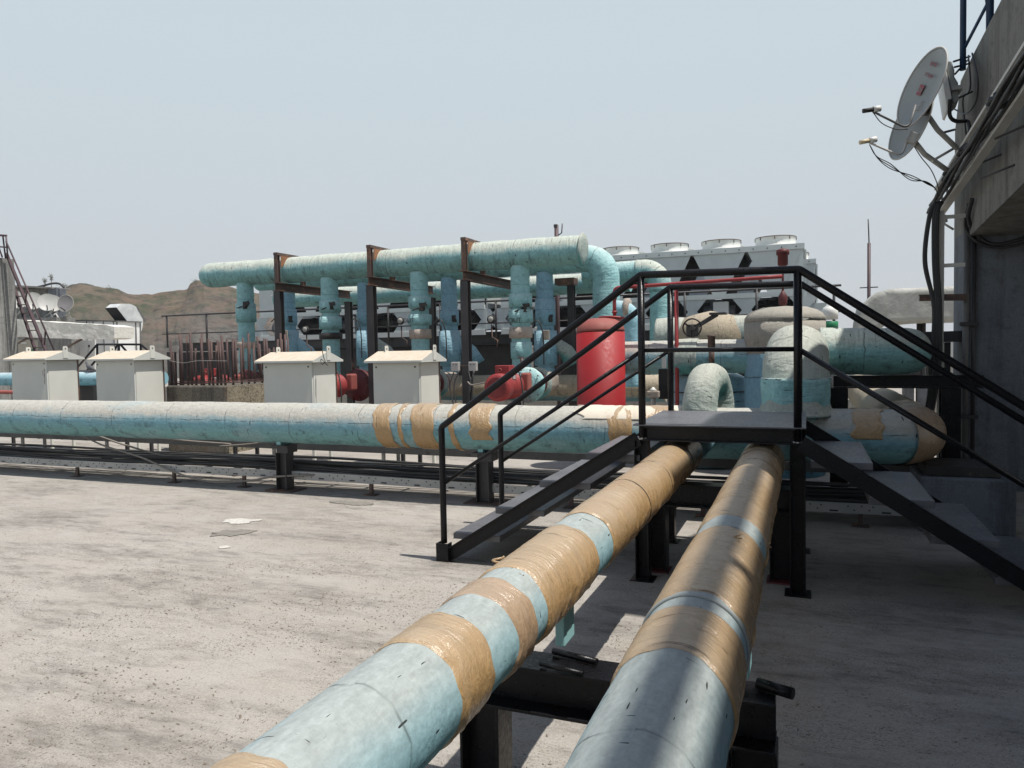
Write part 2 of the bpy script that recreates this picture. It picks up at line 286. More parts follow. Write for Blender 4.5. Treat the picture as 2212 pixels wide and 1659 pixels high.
# ------------------------------------------------------------ mesh helpers
class B:
    def __init__(s): s.bm = bmesh.new(); s.uvl = s.bm.loops.layers.uv.new('UVMap')
    def quad(s, pts):
        return s.bm.faces.new([s.bm.verts.new(p) for p in pts])
    def hexa(s, p):   # 8 points, bottom ring then top ring
        v = [s.bm.verts.new(q) for q in p]
        for f in ((3, 2, 1, 0), (4, 5, 6, 7), (0, 1, 5, 4), (1, 2, 6, 5), (2, 3, 7, 6), (3, 0, 4, 7)): s.bm.faces.new([v[i] for i in f])
        return s
    def box(s, x0, x1, y0, y1, z0, z1, m=None):
        p = [V(q) for q in ((x0, y0, z0), (x1, y0, z0), (x1, y1, z0), (x0, y1, z0), (x0, y0, z1), (x1, y0, z1), (x1, y1, z1), (x0, y1, z1))]
        if m: p = [m @ q for q in p]
        return s.hexa(p)
    def beam(s, a, b, wd, ht, upv=(0, 0, 1)):
        a, b = V(a), V(b); d = (b-a).normalized(); u = V(upv); sd_ = d.cross(u).normalized(); u = sd_.cross(d).normalized()
        P = []
        for q in (a, b):
            P.append([q - sd_*wd/2 - u*ht/2, q + sd_*wd/2 - u*ht/2, q + sd_*wd/2 + u*ht/2, q - sd_*wd/2 + u*ht/2])
        return s.hexa([P[0][0], P[0][1], P[0][2], P[0][3], P[1][0], P[1][1], P[1][2], P[1][3]])
    def hbeam(s, a, b, wd, ht, t=.012, upv=(0, 0, 1)):
        """rolled I section: two flanges and a web"""
        a, b = V(a), V(b); d = (b-a).normalized(); u = V(upv); sd_ = d.cross(u).normalized(); u = sd_.cross(d).normalized()
        s.beam(a+u*(ht/2-t/2), b+u*(ht/2-t/2), wd, t, upv); s.beam(a-u*(ht/2-t/2), b-u*(ht/2-t/2), wd, t, upv)
        return s.beam(a, b, t, ht-2*t-.002, upv)
    def channel(s, a, b, wd, ht, t=.01, upv=(0, 0, 1), side=1):
        a, b = V(a), V(b); d = (b-a).normalized(); u = V(upv); sd_ = d.cross(u).normalized(); u = sd_.cross(d).normalized()
        s.beam(a-sd_*side*(wd/2-t/2), b-sd_*side*(wd/2-t/2), t, ht, upv)
        o_ = sd_*side*(t/2+.001)
        s.beam(a+u*(ht/2-t/2)+o_, b+u*(ht/2-t/2)+o_, wd-t, t, upv); s.beam(a-u*(ht/2-t/2)+o_, b-u*(ht/2-t/2)+o_, wd-t, t, upv)
        return s
    def tube(s, pts, r, seg=12, cap=True, rf=None, closed=False):
        """rf(u, ang, pos) -> extra radius; uv in metres"""
        pts = [V(p) for p in pts]; n_ = len(pts); L = [0]
        for i in range(1, n_): L.append(L[-1]+(pts[i]-pts[i-1]).length)
        T = []
        for i in range(n_):
            a = pts[max(i-1, 0)]; b = pts[min(i+1, n_-1)]; T.append((b-a).normalized())
        ref = V((0, 0, 1)) if abs(T[0].z) < .9 else V((0, 1, 0))
        nrm = (ref - T[0]*ref.dot(T[0])).normalized(); rings = []
        for i in range(n_):
            if i: q = T[i-1].rotation_difference(T[i]); nrm = (q @ nrm).normalized()
            bi = T[i].cross(nrm); rr = r(L[i]) if callable(r) else r; ring = []
            for k in range(seg):
                a = 2*pi*k/seg; d = nrm*cos(a)+bi*sin(a); e = rf(L[i], a, pts[i]+d*rr) if rf else 0
                ring.append(s.bm.verts.new(pts[i]+d*(rr+e)))
            rings.append(ring)
        r0 = r(0) if callable(r) else r
        for i in range(n_-1):
            for k in range(seg):
                k2 = (k+1) % seg
                f = s.bm.faces.new((rings[i][k], rings[i][k2], rings[i+1][k2], rings[i+1][k])); f.smooth = True
                for lp, (uu, vv) in zip(f.loops, ((L[i], k), (L[i], k+1), (L[i+1], k+1), (L[i+1], k))):
                    lp[s.uvl].uv = (uu, vv/seg*2*pi*max(r0, .02))
        if cap:
            s.bm.faces.new(list(reversed(rings[0]))); s.bm.faces.new(rings[-1])
        return s
    def cyl(s, a, b, r, seg=16, r2=None):
        a, b = V(a), V(b); L = (b-a).length
        return s.tube([a, b], (lambda u: r+(r2-r)*u/L) if r2 is not None else r, seg)
    def lathe(s, prof, o=(0, 0, 0), axis=(0, 0, 1), seg=32, rf=None):
        o = V(o); ax = V(axis).normalized(); ref = V((0, 0, 1)) if abs(ax.z) < .9 else V((1, 0, 0))
        e1 = (ref-ax*ref.dot(ax)).normalized(); e2 = ax.cross(e1); rings = []
        for (r, z) in prof:
            ring = []
            for k in range(seg):
                a = 2*pi*k/seg; e = rf(z, a) if rf else 0
                ring.append(s.bm.verts.new(o+ax*z+(e1*cos(a)+e2*sin(a))*max(r+e, .0005)))
            rings.append(ring)
        L = 0
        for i in range(len(prof)-1):
            L2 = L+hypot(prof[i+1][0]-prof[i][0], prof[i+1][1]-prof[i][1])
            for k in range(seg):
                k2 = (k+1) % seg
                f = s.bm.faces.new((rings[i][k], rings[i][k2], rings[i+1][k2], rings[i+1][k])); f.smooth = True
                rm = max(p[0] for p in prof)
                for lp, (uu, vv) in zip(f.loops, ((L, k), (L, k+1), (L2, k+1), (L2, k))): lp[s.uvl].uv = (uu, vv/seg*2*pi*rm)
            L = L2
        s.bm.faces.new(list(reversed(rings[0]))); s.bm.faces.new(rings[-1])
        return s
    def prism(s, pts, off):
        """closed outline pushed along off"""
        off = V(off); a = [s.bm.verts.new(V(p)) for p in pts]; b = [s.bm.verts.new(V(p)+off) for p in pts]; n_ = len(pts)
        s.bm.faces.new(list(reversed(a))); s.bm.faces.new(b)
        for i in range(n_): s.bm.faces.new((a[i], a[(i+1) % n_], b[(i+1) % n_], b[i]))
        return s
    def build(s, name, mat, parent=None, bevel=0, smooth=False):
        bmesh.ops.recalc_face_normals(s.bm, faces=s.bm.faces)
        me = bpy.data.meshes.new(name)
        if smooth:
            for f in s.bm.faces: f.smooth = True
        base = V((0, 0, 0))
        if parent is not None:
            p = parent
            while p is not None: base += p.location; p = p.parent
        else:
            xs = [v.co for v in s.bm.verts]
            base = V(((min(v.x for v in xs)+max(v.x for v in xs))/2, (min(v.y for v in xs)+max(v.y for v in xs))/2, min(v.z for v in xs)))
        for v in s.bm.verts: v.co -= base
        s.bm.to_mesh(me); s.bm.free(); me.materials.append(M[mat])
        o_ = bpy.data.objects.new(name, me); COL.objects.link(o_)
        if parent is not None: o_.parent = parent
        else: o_.location = base
        if bevel:
            md = o_.modifiers.new('bevel', 'BEVEL'); md.width = bevel; md.segments = 2; md.limit_method = 'ANGLE'
        return o_
def tag(o_, label=None, cat=None, group=None, kind=None):
    for k, v in (('label', label), ('category', cat), ('group', group), ('kind', kind)):
        if v: o_[k] = v
    return o_
def thing(name, loc, label, cat, group=None):
    o_ = bpy.data.objects.new(name, None); COL.objects.link(o_); o_.location = loc; o_.empty_display_size = .2
    return tag(o_, label, cat, group)
def copy_tree(o_, parent=None, kids=None):
    c_ = o_.copy(); COL.objects.link(c_); c_.parent = parent
    for ch in [q for q in list(COL.objects) if q.parent == o_]: copy_tree(ch, c_)
    return c_
def fillet(pts, r, step=.05, arc=10):
    """polyline with rounded elbows, resampled every step"""
    pts = [V(p) for p in pts]; out = [pts[0]]
    for i in range(1, len(pts)-1):
        a, b, c_ = pts[i-1], pts[i], pts[i+1]; d1 = (a-b).normalized(); d2 = (c_-b).normalized()
        ang = d1.angle(d2); t = r/math.tan(ang/2); p1 = b+d1*t; p2 = b+d2*t
        ctr = b+(d1+d2).normalized()*(r/sin(ang/2)); v1 = p1-ctr; v2 = p2-ctr; th = v1.angle(v2); ax = v1.cross(v2).normalized()
        out.append(p1)
        for k in range(1, arc): out.append(ctr + Matrix.Rotation(th*k/arc, 3, ax) @ v1)
        out.append(p2)
    out.append(pts[-1]); res = [out[0]]
    for i in range(1, len(out)):
        a, b = out[i-1], out[i]; d = (b-a).length
        m_ = max(1, int(round(d/step)))
        for k in range(1, m_+1):
            q = a.lerp(b, k/m_)
            if (q-res[-1]).length > 1e-4: res.append(q)
    return res
def lump(amp, sc=3.0, fine=0, seed=0):
    def f(u, a, p):
        e = amp*noise.noise(p*sc+V((seed, 0, 0)))
        if fine: e += fine*noise.noise(V((u*14+seed, cos(a)*1.5, sin(a)*1.5)))
        return e
    return f
def smooth_curve(pts, k=8):
    """Catmull-Rom for hanging cables"""
    P = [V(p) for p in pts]; P = [P[0]*2-P[1]]+P+[P[-1]*2-P[-2]]; out = []
    for i in range(1, len(P)-2):
        for j in range(k):
            t = j/k; a, b, c_, d = P[i-1:i+3]
            out.append(.5*((2*b)+(c_-a)*t+(2*a-5*b+4*c_-d)*t*t+(-a+3*b-3*c_+d)*t**3))
    return out+[P[-2]]
def cable(name, pts, r, mat, label, group=None, parent=None, cat='cable'):
    o_ = B().tube(smooth_curve(pts), r, 6).build(name, mat, parent)
    if parent is None: tag(o_, label, cat, group)
    return o_
def text_part(word, mat, origin, ex, ey, size, parent, name='lettering', thick=.0015):
    cu_ = bpy.data.curves.new('t', 'FONT'); cu_.body = word; cu_.size = size; cu_.extrude = thick; cu_.align_x = 'CENTER'
    to = bpy.data.objects.new('t', cu_); me = bpy.data.meshes.new_from_object(to)
    ex, ey = V(ex).normalized(), V(ey).normalized(); ez = ex.cross(ey)
    base = V((0, 0, 0)); p = parent
    while p is not None: base += p.location; p = p.parent
    for v in me.vertices: v.co = V(origin)+ex*v.co.x+ey*v.co.y+ez*v.co.z - base
    me.name = name; me.materials.clear(); me.materials.append(M[mat])
    o_ = bpy.data.objects.new(name, me); COL.objects.link(o_); o_.parent = parent
    bpy.data.objects.remove(to); return o_

# ------------------------------------------------------------ ground and far land
b = B(); b.box(-46, 30, -12, 42, -.4, 0)
tag(b.build('roof_floor', 'roof_screed'), kind='structure')
b = B(); b.box(-3000, 3000, -3000, 3000, -31, -30); tag(b.build('ground', 'plain_earth'), kind='structure')
RIDGE = [(-400, 640), (0, 628), (60, 622), (90, 618), (135, 622), (150, 616), (175, 611), (200, 616), (225, 628), (255, 634), (275, 646), (300, 650), (330, 652), (350, 648), (395, 645), (405, 642), (412, 628), (425, 618), (450, 616), (520, 628), (600, 640), (700, 652), (800, 668), (950, 700), (1100, 730), (1300, 770)]
def ridge_z(px, dist):
    for (a, za), (c_, zc) in zip(RIDGE, RIDGE[1:]):
        if a <= px <= c_:
            py = za+(zc-za)*(px-a)/(c_-a); d = ray(px, py); return H+d.z/hypot(d.x, d.y)*dist
    return -30
b = B(); nx, ny = 520, 110; grid = []
for i in range(nx):
    px = -395+1690*i/(nx-1); d = ray(px, 640); az = V((d.x, d.y, 0)).normalized(); row = []
    for j in range(ny):
        t = j/(ny-1); dist = 110+300*t
        k = min(1, max(0, (dist-110)/220)); k = k*k*(3-2*k)*.55+k*.45
        sp = 110*(1-k)+2; zr = sum(ridge_z(max(-399, min(1299, px+sp*q)), 330) for q in (-1, -.5, 0, .5, 1))/5
        if k > .97: zr = ridge_z(px, 330)
        z = -30+(zr+30)*k
        if dist > 330: z = zr-(dist-330)*.5
        p = az*dist
        amp = 5*min(1, k*2)*(1 if dist < 300 else max(0.08, 1-(dist-300)/28) if dist < 330 else 1)
        z += amp*(noise.fractal(V((p.x*.02, p.y*.02, 3)), 1, 2, 5))*.9 + 2.2*min(1, k*3)*(1-min(1, max(0, dist-300)/30)*.8)*noise.fractal(V((p.x*.12, p.y*.12, 9)), 1, 2, 4) - abs(noise.noise(V((px*.05, 0, 7))))*3*(1-k)
        row.append(b.bm.verts.new((p.x, p.y, z)))
    grid.append(row)
for i in range(nx-1):
    for j in range(ny-1):
        f = b.bm.faces.new((grid[i][j], grid[i+1][j], grid[i+1][j+1], grid[i][j+1])); f.smooth = True
tag(b.build('hill', 'hill_earth'), kind='structure')
for i, (px, py, hh, sp, lab) in enumerate([(97, 617, 3.2, 1.0, 'thin lone tree on the ridge, above the concrete roof slab'), (111, 613, 4.0, 1.2, 'taller of two thin trees on the ridge behind the curved cable'), (235, 634, 3.2, 2.8, 'low bushy tree on the hilltop right of the brown peak'), (350, 651, 1.6, 1.4, 'small bush in the saddle of the ridge'), (424, 620, 3.6, 3.0, 'bushy tree at the top of the grey rocky knoll'), (138, 622, 2.0, 2.6, 'wide bush at the left end of the brown peak')]):
    d = ray(px, py); k = 318/hypot(d.x, d.y); p = V((d.x*k, d.y*k, H+d.z*k-.6))
    t = thing('tree', p, lab, 'tree', 'trees on the ridge')
    tb = B(); tb.cyl(p-V((0, 0, 1.5)), p+V((0, 0, hh*.6)), .16, 6, .07)
    for q in range(3): tb.cyl(p+V((0, 0, hh*.4)), p+V((random.uniform(-.4, .4)*sp, random.uniform(-.4, .4)*sp, hh*.8)), .07, 5, .03)
    tb.build('trunk', 'bark', t)
    tb = B()
    for q in range(260):
        c_ = p+V((random.gauss(0, .3)*sp, random.gauss(0, .3)*sp, hh*.7+random.gauss(0, .17)*hh)); e = [V((random.uniform(-1, 1), random.uniform(-1, 1), random.uniform(-1, 1)))*.2 for _ in range(3)]
        tb.bm.faces.new([tb.bm.verts.new(c_+x_) for x_ in e])
    tb.build('crown', 'leaf', t)
# roof parapets, far right ledge
for nm, bx, lab in (('parapet_wall', (-46, 14, 41.7, 42, 0, .9), 'long low concrete parapet closing the far side of the roof'),
                    ('parapet_wall', (2.2, 12, 17, 17.3, 0, .55), 'low sunlit kerb wall behind the stair tower, seen past its corner')):
    tag(B().box(*bx).build(nm, 'plinth'), lab, 'wall')
tag(B().box(-3.2, 2.1, 17.3, 17.55, 0, .42).build('kerb_wall', 'plinth'), 'grey concrete kerb behind the brown elbow pipe', 'kerb')
for i, px in enumerate((2063, 2073)):
    p = at(px, 745, y=700)
    t = thing('tower_block', (p.x, p.y, -30), ['left one of two hazy towers on the skyline beside the wall', 'right one of two hazy towers on the skyline beside the wall'][i], 'building')
    B().box(p.x-4, p.x+4, 700, 716, -30, 9-3*i).build('wall', 'plinth', t)
    B().box(p.x-3, p.x+3, 702, 712, 9.01-3*i, 11-3*i).build('roof', 'plinth', t)
# leaf litter and cement spills
b = B()
for i in range(14000):
    if i % 3: x, y = random.gauss(-2.6, 1.9), random.gauss(3.4, 1.3)
    else: x, y = random.uniform(-9, .3), random.uniform(1.2, 6.9)
    if noise.noise(V((x*1.1, y*1.9, 1))) < random.uniform(-.35, .45) or y < .9 or y > 6.95: continue
    a = random.uniform(0, pi); l = random.uniform(.004, .014); wd = l*random.uniform(.16, .4); z = .002
    d = V((cos(a), sin(a)*.6, 0)); s_ = V((-sin(a), cos(a), 0)); p = V((x, y, z)); tip = V((0, 0, random.uniform(0, .006)))
    b.bm.faces.new([b.bm.verts.new(q) for q in (p-d*l, p+s_*wd, p+d*l+tip, p-s_*wd)])
tag(b.build('leaf_litter', 'dry_leaf'), 'scattered dry leaf litter on the pale roof floor', 'leaf litter', None, 'stuff')
def splat(px, py, rx, ry, mat, nm, lab, cat, rot=0, seed=0):
    c_ = at(px, py, z=0); pts = []
    for k in range(90):
        a = 2*pi*k/90; rr = 1+.55*noise.noise(V((cos(a)*1.6+seed, sin(a)*1.6, seed)))+.42*noise.noise(V((cos(a)*5, sin(a)*5, seed)))
        x, y = rx*cos(a)*rr, ry*sin(a)*rr; pts.append((c_.x+x*cos(rot)-y*sin(rot), c_.y+x*sin(rot)+y*cos(rot), .003))
    tag(B().prism(pts, (0, 0, .003)).build(nm, mat), lab, cat)
splat(520, 1126, .19, .10, 'cement_spill', 'cement_spill', 'white cement spill on the roof floor, the larger one', 'cement spill', .2, 3)
splat(484, 1183, .05, .035, 'cement_spill', 'cement_spill', 'small white cement dab nearest the camera on the floor', 'cement spill', 0, 5)
splat(500, 1152, .17, .11, 'damp_mortar', 'mortar_patch', 'grey mortar patch just in front of the white spill', 'mortar patch', .5, 8)
splat(766, 1088, .26, .075, 'damp_mortar', 'mortar_patch', 'thin grey mortar patch in front of the cable tray shadow', 'mortar patch', 0, 11)

# ------------------------------------------------------------ the two foreground pipes
def ringpts(x, z, y0, y1, step):
    n_ = max(2, int((y1-y0)/step)+1); return [V((x, y0+(y1-y0)*k/(n_-1), z)) for k in range(n_)]
def band(parent, x, z, r, y0, y1, mat='tape_tan', seed=0, wr=.0028, ragged=.012, name='tape_wrap', step=.007):
    """film tape wound round a pipe along Y: ragged rims, creases, sagging folds low on the sides"""
    b_ = B(); seg = 96; n_ = max(4, int((y1-y0)/step)); rings = []
    for i in range(n_+1):
        ring = []
        for k in range(seg):
            a = 2*pi*k/seg; c_, s_ = cos(a), sin(a)
            e0 = ragged*noise.noise(V((c_*2.2, s_*2.2, seed)))*1.5; e1 = ragged*noise.noise(V((c_*2.2, s_*2.2, seed+9)))*1.5
            yy = (y0+e0)+(y1+e1-y0-e0)*i/n_
            low = min(1, max(0, (.45-s_)*1.1))*(1 if c_ > -.3 else .5)
            ph = yy*22+seed+1.3*noise.noise(V((yy*3, a*.7, seed)))*3
            e = wr*(.45*noise.noise(V((ph, c_*1.1, s_*1.1)))+low*4.5*max(0, noise.noise(V((ph*1.1, c_*1.4+4, s_*1.4)))-.12))
            lapf = (yy/.062 + a/(2*pi) + .35*noise.noise(V((yy*4, c_*1.2, s_*1.2+seed)))) % 1
            e += .005 + .0025*noise.noise(V((yy*1.5, c_, s_+seed))) + .0036*lapf*(.6+.8*noise.noise(V((c_*1.5, yy*3, s_*1.5))))
            if i == 0 or i == n_: e = .0002
            ring.append(b_.bm.verts.new((x+(r+e)*c_, yy, z+(r+e)*s_)))
        rings.append(ring)
    for i in range(n_):
        for k in range(seg):
            k2 = (k+1) % seg; f = b_.bm.faces.new((rings[i][k], rings[i][k2], rings[i+1][k2], rings[i+1][k])); f.smooth = True
            for lp, (u, v) in zip(f.loops, ((i, k), (i, k+1), (i+1, k+1), (i+1, k))):
                lp[b_.uvl].uv = (y0+(y1-y0)*u/n_, v/seg*2*pi*r+seed)
    return b_.build(name, mat, parent)
LX, RX, PZ, LR, RR = -.842, -.274, .81, .127, .134
def pipe_y(name, label, x, r, tx, bands, seed):
    t = thing(name, (x, 2, 0), label, 'pipe', 'insulated pipes running under the crossover stair')
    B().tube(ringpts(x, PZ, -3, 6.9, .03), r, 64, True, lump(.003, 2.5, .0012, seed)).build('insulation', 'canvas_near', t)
    for i, (p1, p0, mat) in enumerate(bands):
        y1 = at(*p1, x=tx).y if isinstance(p1, tuple) else p1
        y0 = at(*p0, x=tx).y if isinstance(p0, tuple) else p0
        band(t, x, PZ, r, y0, y1, mat, seed+i*3.7)
    return t
left_pipe = pipe_y('insulated_pipe', 'left foreground pipe, pale canvas with several tan tape wraps, ending under the stair', LX, LR, -.911,
    [(5.62, (1223, 1110), 'tape_tan'), ((1182, 1138), (1054, 1220), 'tape_tan'), ((1022, 1243), (975, 1279), 'tape_brown'),
     ((914, 1322), (829, 1376), 'tape_tan'), ((489, 1616), .55, 'tape_tan')], 1)
right_pipe = pipe_y('insulated_pipe', 'right foreground pipe, long tan tape sections with a pale blue ring, striped by soft shadows', RX, RR, -.386,
    [((1612, 983), (1513, 1135), 'tape_tan'), ((1497, 1167), (1413, 1303), 'tape_tan'), ((1394, 1343), (1339, 1427), 'tape_tan')], 21)
# tight black ties and a pale hoop round the right pipe
yb = at(1405, 1323, x=-.386).y
B().tube([V((RX+(RR+.004)*cos(a), yb+.01, PZ+(RR+.004)*sin(a))) for a in [2*pi*k/64 for k in range(65)]], .0055, 8, False).build('hoop', 'dish_grey', right_pipe)
for t_, x_, r_, lst in ((left_pipe, LX, LR, (5.1, 4.25, 3.62)), (right_pipe, RX, RR, (4.85, 4.45))):
    for y_ in lst:
        B().tube([V((x_+(r_+.007)*cos(a), y_+.012*sin(a*2+y_), PZ+(r_+.007)*sin(a))) for a in [2*pi*k/64 for k in range(65)]], .0022, 5, False).build('tie_string', 'ink', t_)
def curl(parent, p, s, seed):
    random.seed(seed); pts = [V(p)+V((s*.6*sin(k*1.7), s*.4*cos(k*1.3), s*.16*k)) for k in range(6)]
    B().tube(smooth_curve(pts, 5), s*.13, 6).build('tape_curl', 'tape_tan', parent)
curl(left_pipe, (LX-LR*.62, at(1083, 1203, x=-.911).y, PZ+LR*.8), .03, 3)
curl(right_pipe, (RX+.06, 2.6, PZ+RR+.0), .02, 5)
curl(right_pipe, (RX+RR, 3.02, PZ), .025, 6)
# canvas-covered shoes below the pipes
for t_, x_, y_ in ((left_pipe, LX+.045, 2.47), (right_pipe, RX+.09, 2.42)):
    B().box(x_-.012, x_+.022, y_-.07, y_+.05, .57, PZ-.08).build('pipe_shoe', 'canvas_turquoise', t_, .004)
# frames that carry the two pipes
def frame(y, xa, xb, w_, zt, label):
    t = thing('pipe_trestle', ((xa+xb)/2, y, 0), label, 'steel support', 'black steel frames under the foreground pipes')
    B().hbeam((xa-.1, y, zt-.08), (xb+.07, y, zt-.08), .15, .16, .012).build('cross_beam', 'black_paint', t, .002)
    for x in (xa, xb):
        B().hbeam((x, y, .014), (x, y, zt-.163), w_, .15, .011, (1, 0, 0)).build('column', 'black_paint', t, .002)
        B().box(x-.095, x+.095, y-.085, y+.085, .001, .012).build('base_plate', 'maroon_paint', t, .002)
    return t
fA = frame(2.38, -1.07, -.155, .13, .52, 'black steel frame under both pipes, nearest the camera at the bottom edge')
B().cyl((-.83, 2.44, .535), (-.66, 2.40, .535), .012, 10).build('stop_rod', 'black_paint', fA)
B().cyl((-.84, 2.33, .533), (-.68, 2.30, .533), .009, 10).build('stop_rod', 'black_paint', fA)
B().cyl((-.14, 2.40, .54), (-.035, 2.36, .54), .018, 10).build('stop_rod', 'black_paint', fA)
fB = frame(5.28, -.995, -.15, .15, .64, 'black steel frame under both pipes, beneath the stair platform')

# ------------------------------------------------------------ crossover stair
st = thing('crossover_stair', (-.55, 5.55, 0), 'black steel crossover stair with platform and handrails bridging the large pipe', 'stairs')
Y0, Y1, XL, XR, ZD = 5.04, 6.13, -1.045, -.045, 1.08
B().box(XL-.05, XR+.05, Y0-.06, Y1+.03, ZD-.008, ZD).build('platform_deck', 'deck_steel', st)
b = B(); b.channel((XL, Y0-.03, ZD-.06), (XR, Y0-.03, ZD-.06), .05, .10); b.channel((XL, Y1, ZD-.06), (XR, Y1, ZD-.06), .05, .10)
b.channel((XL+.03, Y0, ZD-.06), (XL+.03, Y1-.03, ZD-.06), .05, .098); b.channel((XR-.03, Y0, ZD-.06), (XR-.03, Y1-.03, ZD-.06), .05, .098)
b.build('platform_frame', 'black_paint', st, .002)
for x in (XL, XR):
    for y in (Y0, Y1-.02):
        B().channel((x, y, .008), (x, y, ZD-.115), .09, .095, .009, (1, 0, 0), -1).build('column', 'black_paint', st, .002)
        B().box(x-.08, x+.08, y-.08, y+.08, .0005, .007).build('base_plate', 'black_paint', st)
XF = 1.53  # horizontal run of each flight
for s_, xt in ((-1, XL), (1, XR)):
    for y in (Y0-.035, Y1+.04):
        a = V((xt+s_*XF, y, .02)); c_ = V((xt+s_*.02, y, ZD-.10))
        B().channel(a, c_, .045, .10, .008, (0, 0, 1), 1 if y < 5.5 else -1).build('stringer', 'black_paint', st, .002)
    for k in range(4):
        z = .216*(k+1)
        if s_ < 0: x0 = -2.505+.353*k; x1 = x0+.385
        else: x1 = 1.40-.337*k; x0 = x1-.36
        B().box(x0, x1, Y0-.005, Y1+.0, z-.045, z).build('tread', 'deck_steel' if s_ < 0 else 'deck_steel', st, .003)
    x = xt+s_*XF
    B().channel((x, Y0-.03, 0.001), (x, Y0-.03, .14), .07, .10, .008, (1, 0, 0)).build('foot_post', 'black_paint', st)
for y, yy in ((Y0-.035, 0), (Y1+.04, 1)):
    top = fillet([(XL-XF+.005, y, .14 if yy == 0 else .02), (XL-XF+.005, y, 1.03), (XL+.01, y, 2.095), (XR+.01, y, 2.075), (XR+XF, y, 1.0), (XR+XF, y, .1)], .035, .2, 4)
    B().tube(top, .0245, 16).build('handrail', 'black_paint', st)
    mid = [(XL-XF+.005, y, .59), (XL+.01, y, 1.58)]
    B().cyl(*mid, .0145, 12).build('mid_rail', 'black_paint', st)
    B().cyl((XL+.01, y, 1.585), (XR, y, 1.575), .0145, 12).build('mid_rail', 'black_paint', st)
    B().cyl((XR, y, 1.575), (XR+XF, y, .56), .0145, 12).build('mid_rail', 'black_paint', st)
    for x in (XL+.01, XR):
        B().cyl((x, y, ZD-.09), (x, y, 2.085), .0245, 16).build('rail_post', 'black_paint', st)
        b = B(); b.cyl((x-.028, y, ZD-.095), (x+.028, y, ZD-.095), .006, 6); b.cyl((x, y-.028, ZD-.095), (x, y+.028, ZD-.095), .006, 6)
        b.build('weld_bead', 'galvanised', st)

# ------------------------------------------------------------ the large main pipe
MY, MZ, MR = 7.08, .8, .237
mp = thing('main_pipe', (-4, MY, 0), 'large canvas-wrapped pipe with blue underside and tan patches, passing under the stair platform', 'pipe')
path = fillet([(-16, MY, MZ), (.90, MY, MZ), (.90, 16.8, MZ)], .36, .05, 14)
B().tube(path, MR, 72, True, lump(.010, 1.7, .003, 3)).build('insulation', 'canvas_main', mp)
def xband(parent, cx0, cx1, y, z, r, mat, seed, a0=0, a1=2*pi, ragged=.03, slant=0, name='tape_patch'):
    b_ = B(); seg = 96; n_ = max(5, int((cx1-cx0)/.012)); rings = []
    full = a1-a0 > 6.2; ks = seg+(0 if full else 1)
    for i in range(n_+1):
        ring = []
        for k in range(ks):
            a = a0+(a1-a0)*k/seg; c_, s_ = cos(a), sin(a)
            e0 = ragged*noise.noise(V((c_*3, s_*3, seed))); e1 = ragged*noise.noise(V((c_*3, s_*3, seed+9)))
            x = (cx0+e0)+(cx1+e1-cx0-e0)*i/n_ + slant*s_
            e = .0105+.004*noise.noise(V((x*18, c_*1.5, s_*1.5+seed)))+.010*noise.noise(V((x, y-r*c_, z+r*s_))*1.7+V((3, 0, 0)))
            if i in (0, n_) or (not full and k in (0, seg)): e -= .0055
            ring.append(b_.bm.verts.new((x, y-(r+e)*c_, z+(r+e)*s_)))
        rings.append(ring)
    for i in range(n_):
        for k in range(seg):
            k2 = (k+1) % ks
            f = b_.bm.faces.new((rings[i][k], rings[i][k2], rings[i+1][k2], rings[i+1][k])); f.smooth = True
            for lp, (u, v) in zip(f.loops, ((i, k), (i, k+1), (i+1, k+1), (i+1, k))):
                lp[b_.uvl].uv = (cx0+(cx1-cx0)*u/n_, v/seg*2*pi*r+seed)
    return b_.build(name, mat, parent)
fx = lambda px: at(px, 915, y=MY-MR).x
for i, (a, c_, sl) in enumerate(((806, 842, -.035), (857, 866, -.02), (887, 936, -.03), (969, 981, -.04), (1015, 1060, -.03), (1312, 1364, -.01), (1380, 1500, 0))):
    if i == 4: xband(mp, fx(a), fx(c_), MY, MZ, MR, 'tape_tan', i, -.45, 2.9, .05, sl)
    else: xband(mp, fx(a), fx(c_), MY, MZ, MR, 'tape_tan', i*2.3, 0, 2*pi, .025, sl)
xband(mp, fx(1245), fx(1478), MY, MZ, MR, 'tape_cream', 31, .55, 2.9, .12)
xband(mp, .38, .60, MY, MZ, MR, 'tape_tan', 35, -.0, 2.2, .05)
B().tube([p for p in path if p.y > 7.5], MR+.008, 56, False, lump(.012, 2.4, .004, 6)).build('tape_wrap', 'canvas_brown', mp)
# tape on the right elbow
i0 = [i for i, p in enumerate(path) if p.x > .72][0]
el = path[i0:i0+22]
B().tube(el, MR+.014, 64, False, lump(.012, 2.4, .004, 8)).build('tape_wrap', 'tape_brown', mp)
for i, (x, h_) in enumerate(((-5.72, .55), (-3.14, .55), (-.42, .55))):
    t = thing('pipe_support', (x, MY, 0), ['dark steel post under the main pipe, left of the stair and furthest left', 'dark steel post under the main pipe, just behind the left stair flight', 'dark steel post under the main pipe, hidden below the platform'][i], 'steel support', 'posts under the main pipe')
    B().hbeam((x, MY, .016), (x, MY, .45), .14, .15, .012, (1, 0, 0)).build('column', 'dark_steel', t, .002)
    b = B(); b.box(x-.04, x+.12, MY-.09, MY+.09, .452, .535); b.box(x-.09, x+.12, MY-.12, MY+.12, .536, .547); b.build('cap_plate', 'dark_steel', t, .002)
    B().box(x-.2, x+.2, MY-.13, MY+.15, .0, .014).build('base_plate', 'rusty_steel', t, .002)
    B().box(x-.03, x+.03, MY-.10, MY+.1, .548, .62).build('shoe', 'canvas_turquoise', t, .003)
t = thing('anchor_block', (.98, 7.2, 0), 'grey concrete block under the main pipe elbow at the wall', 'concrete block')
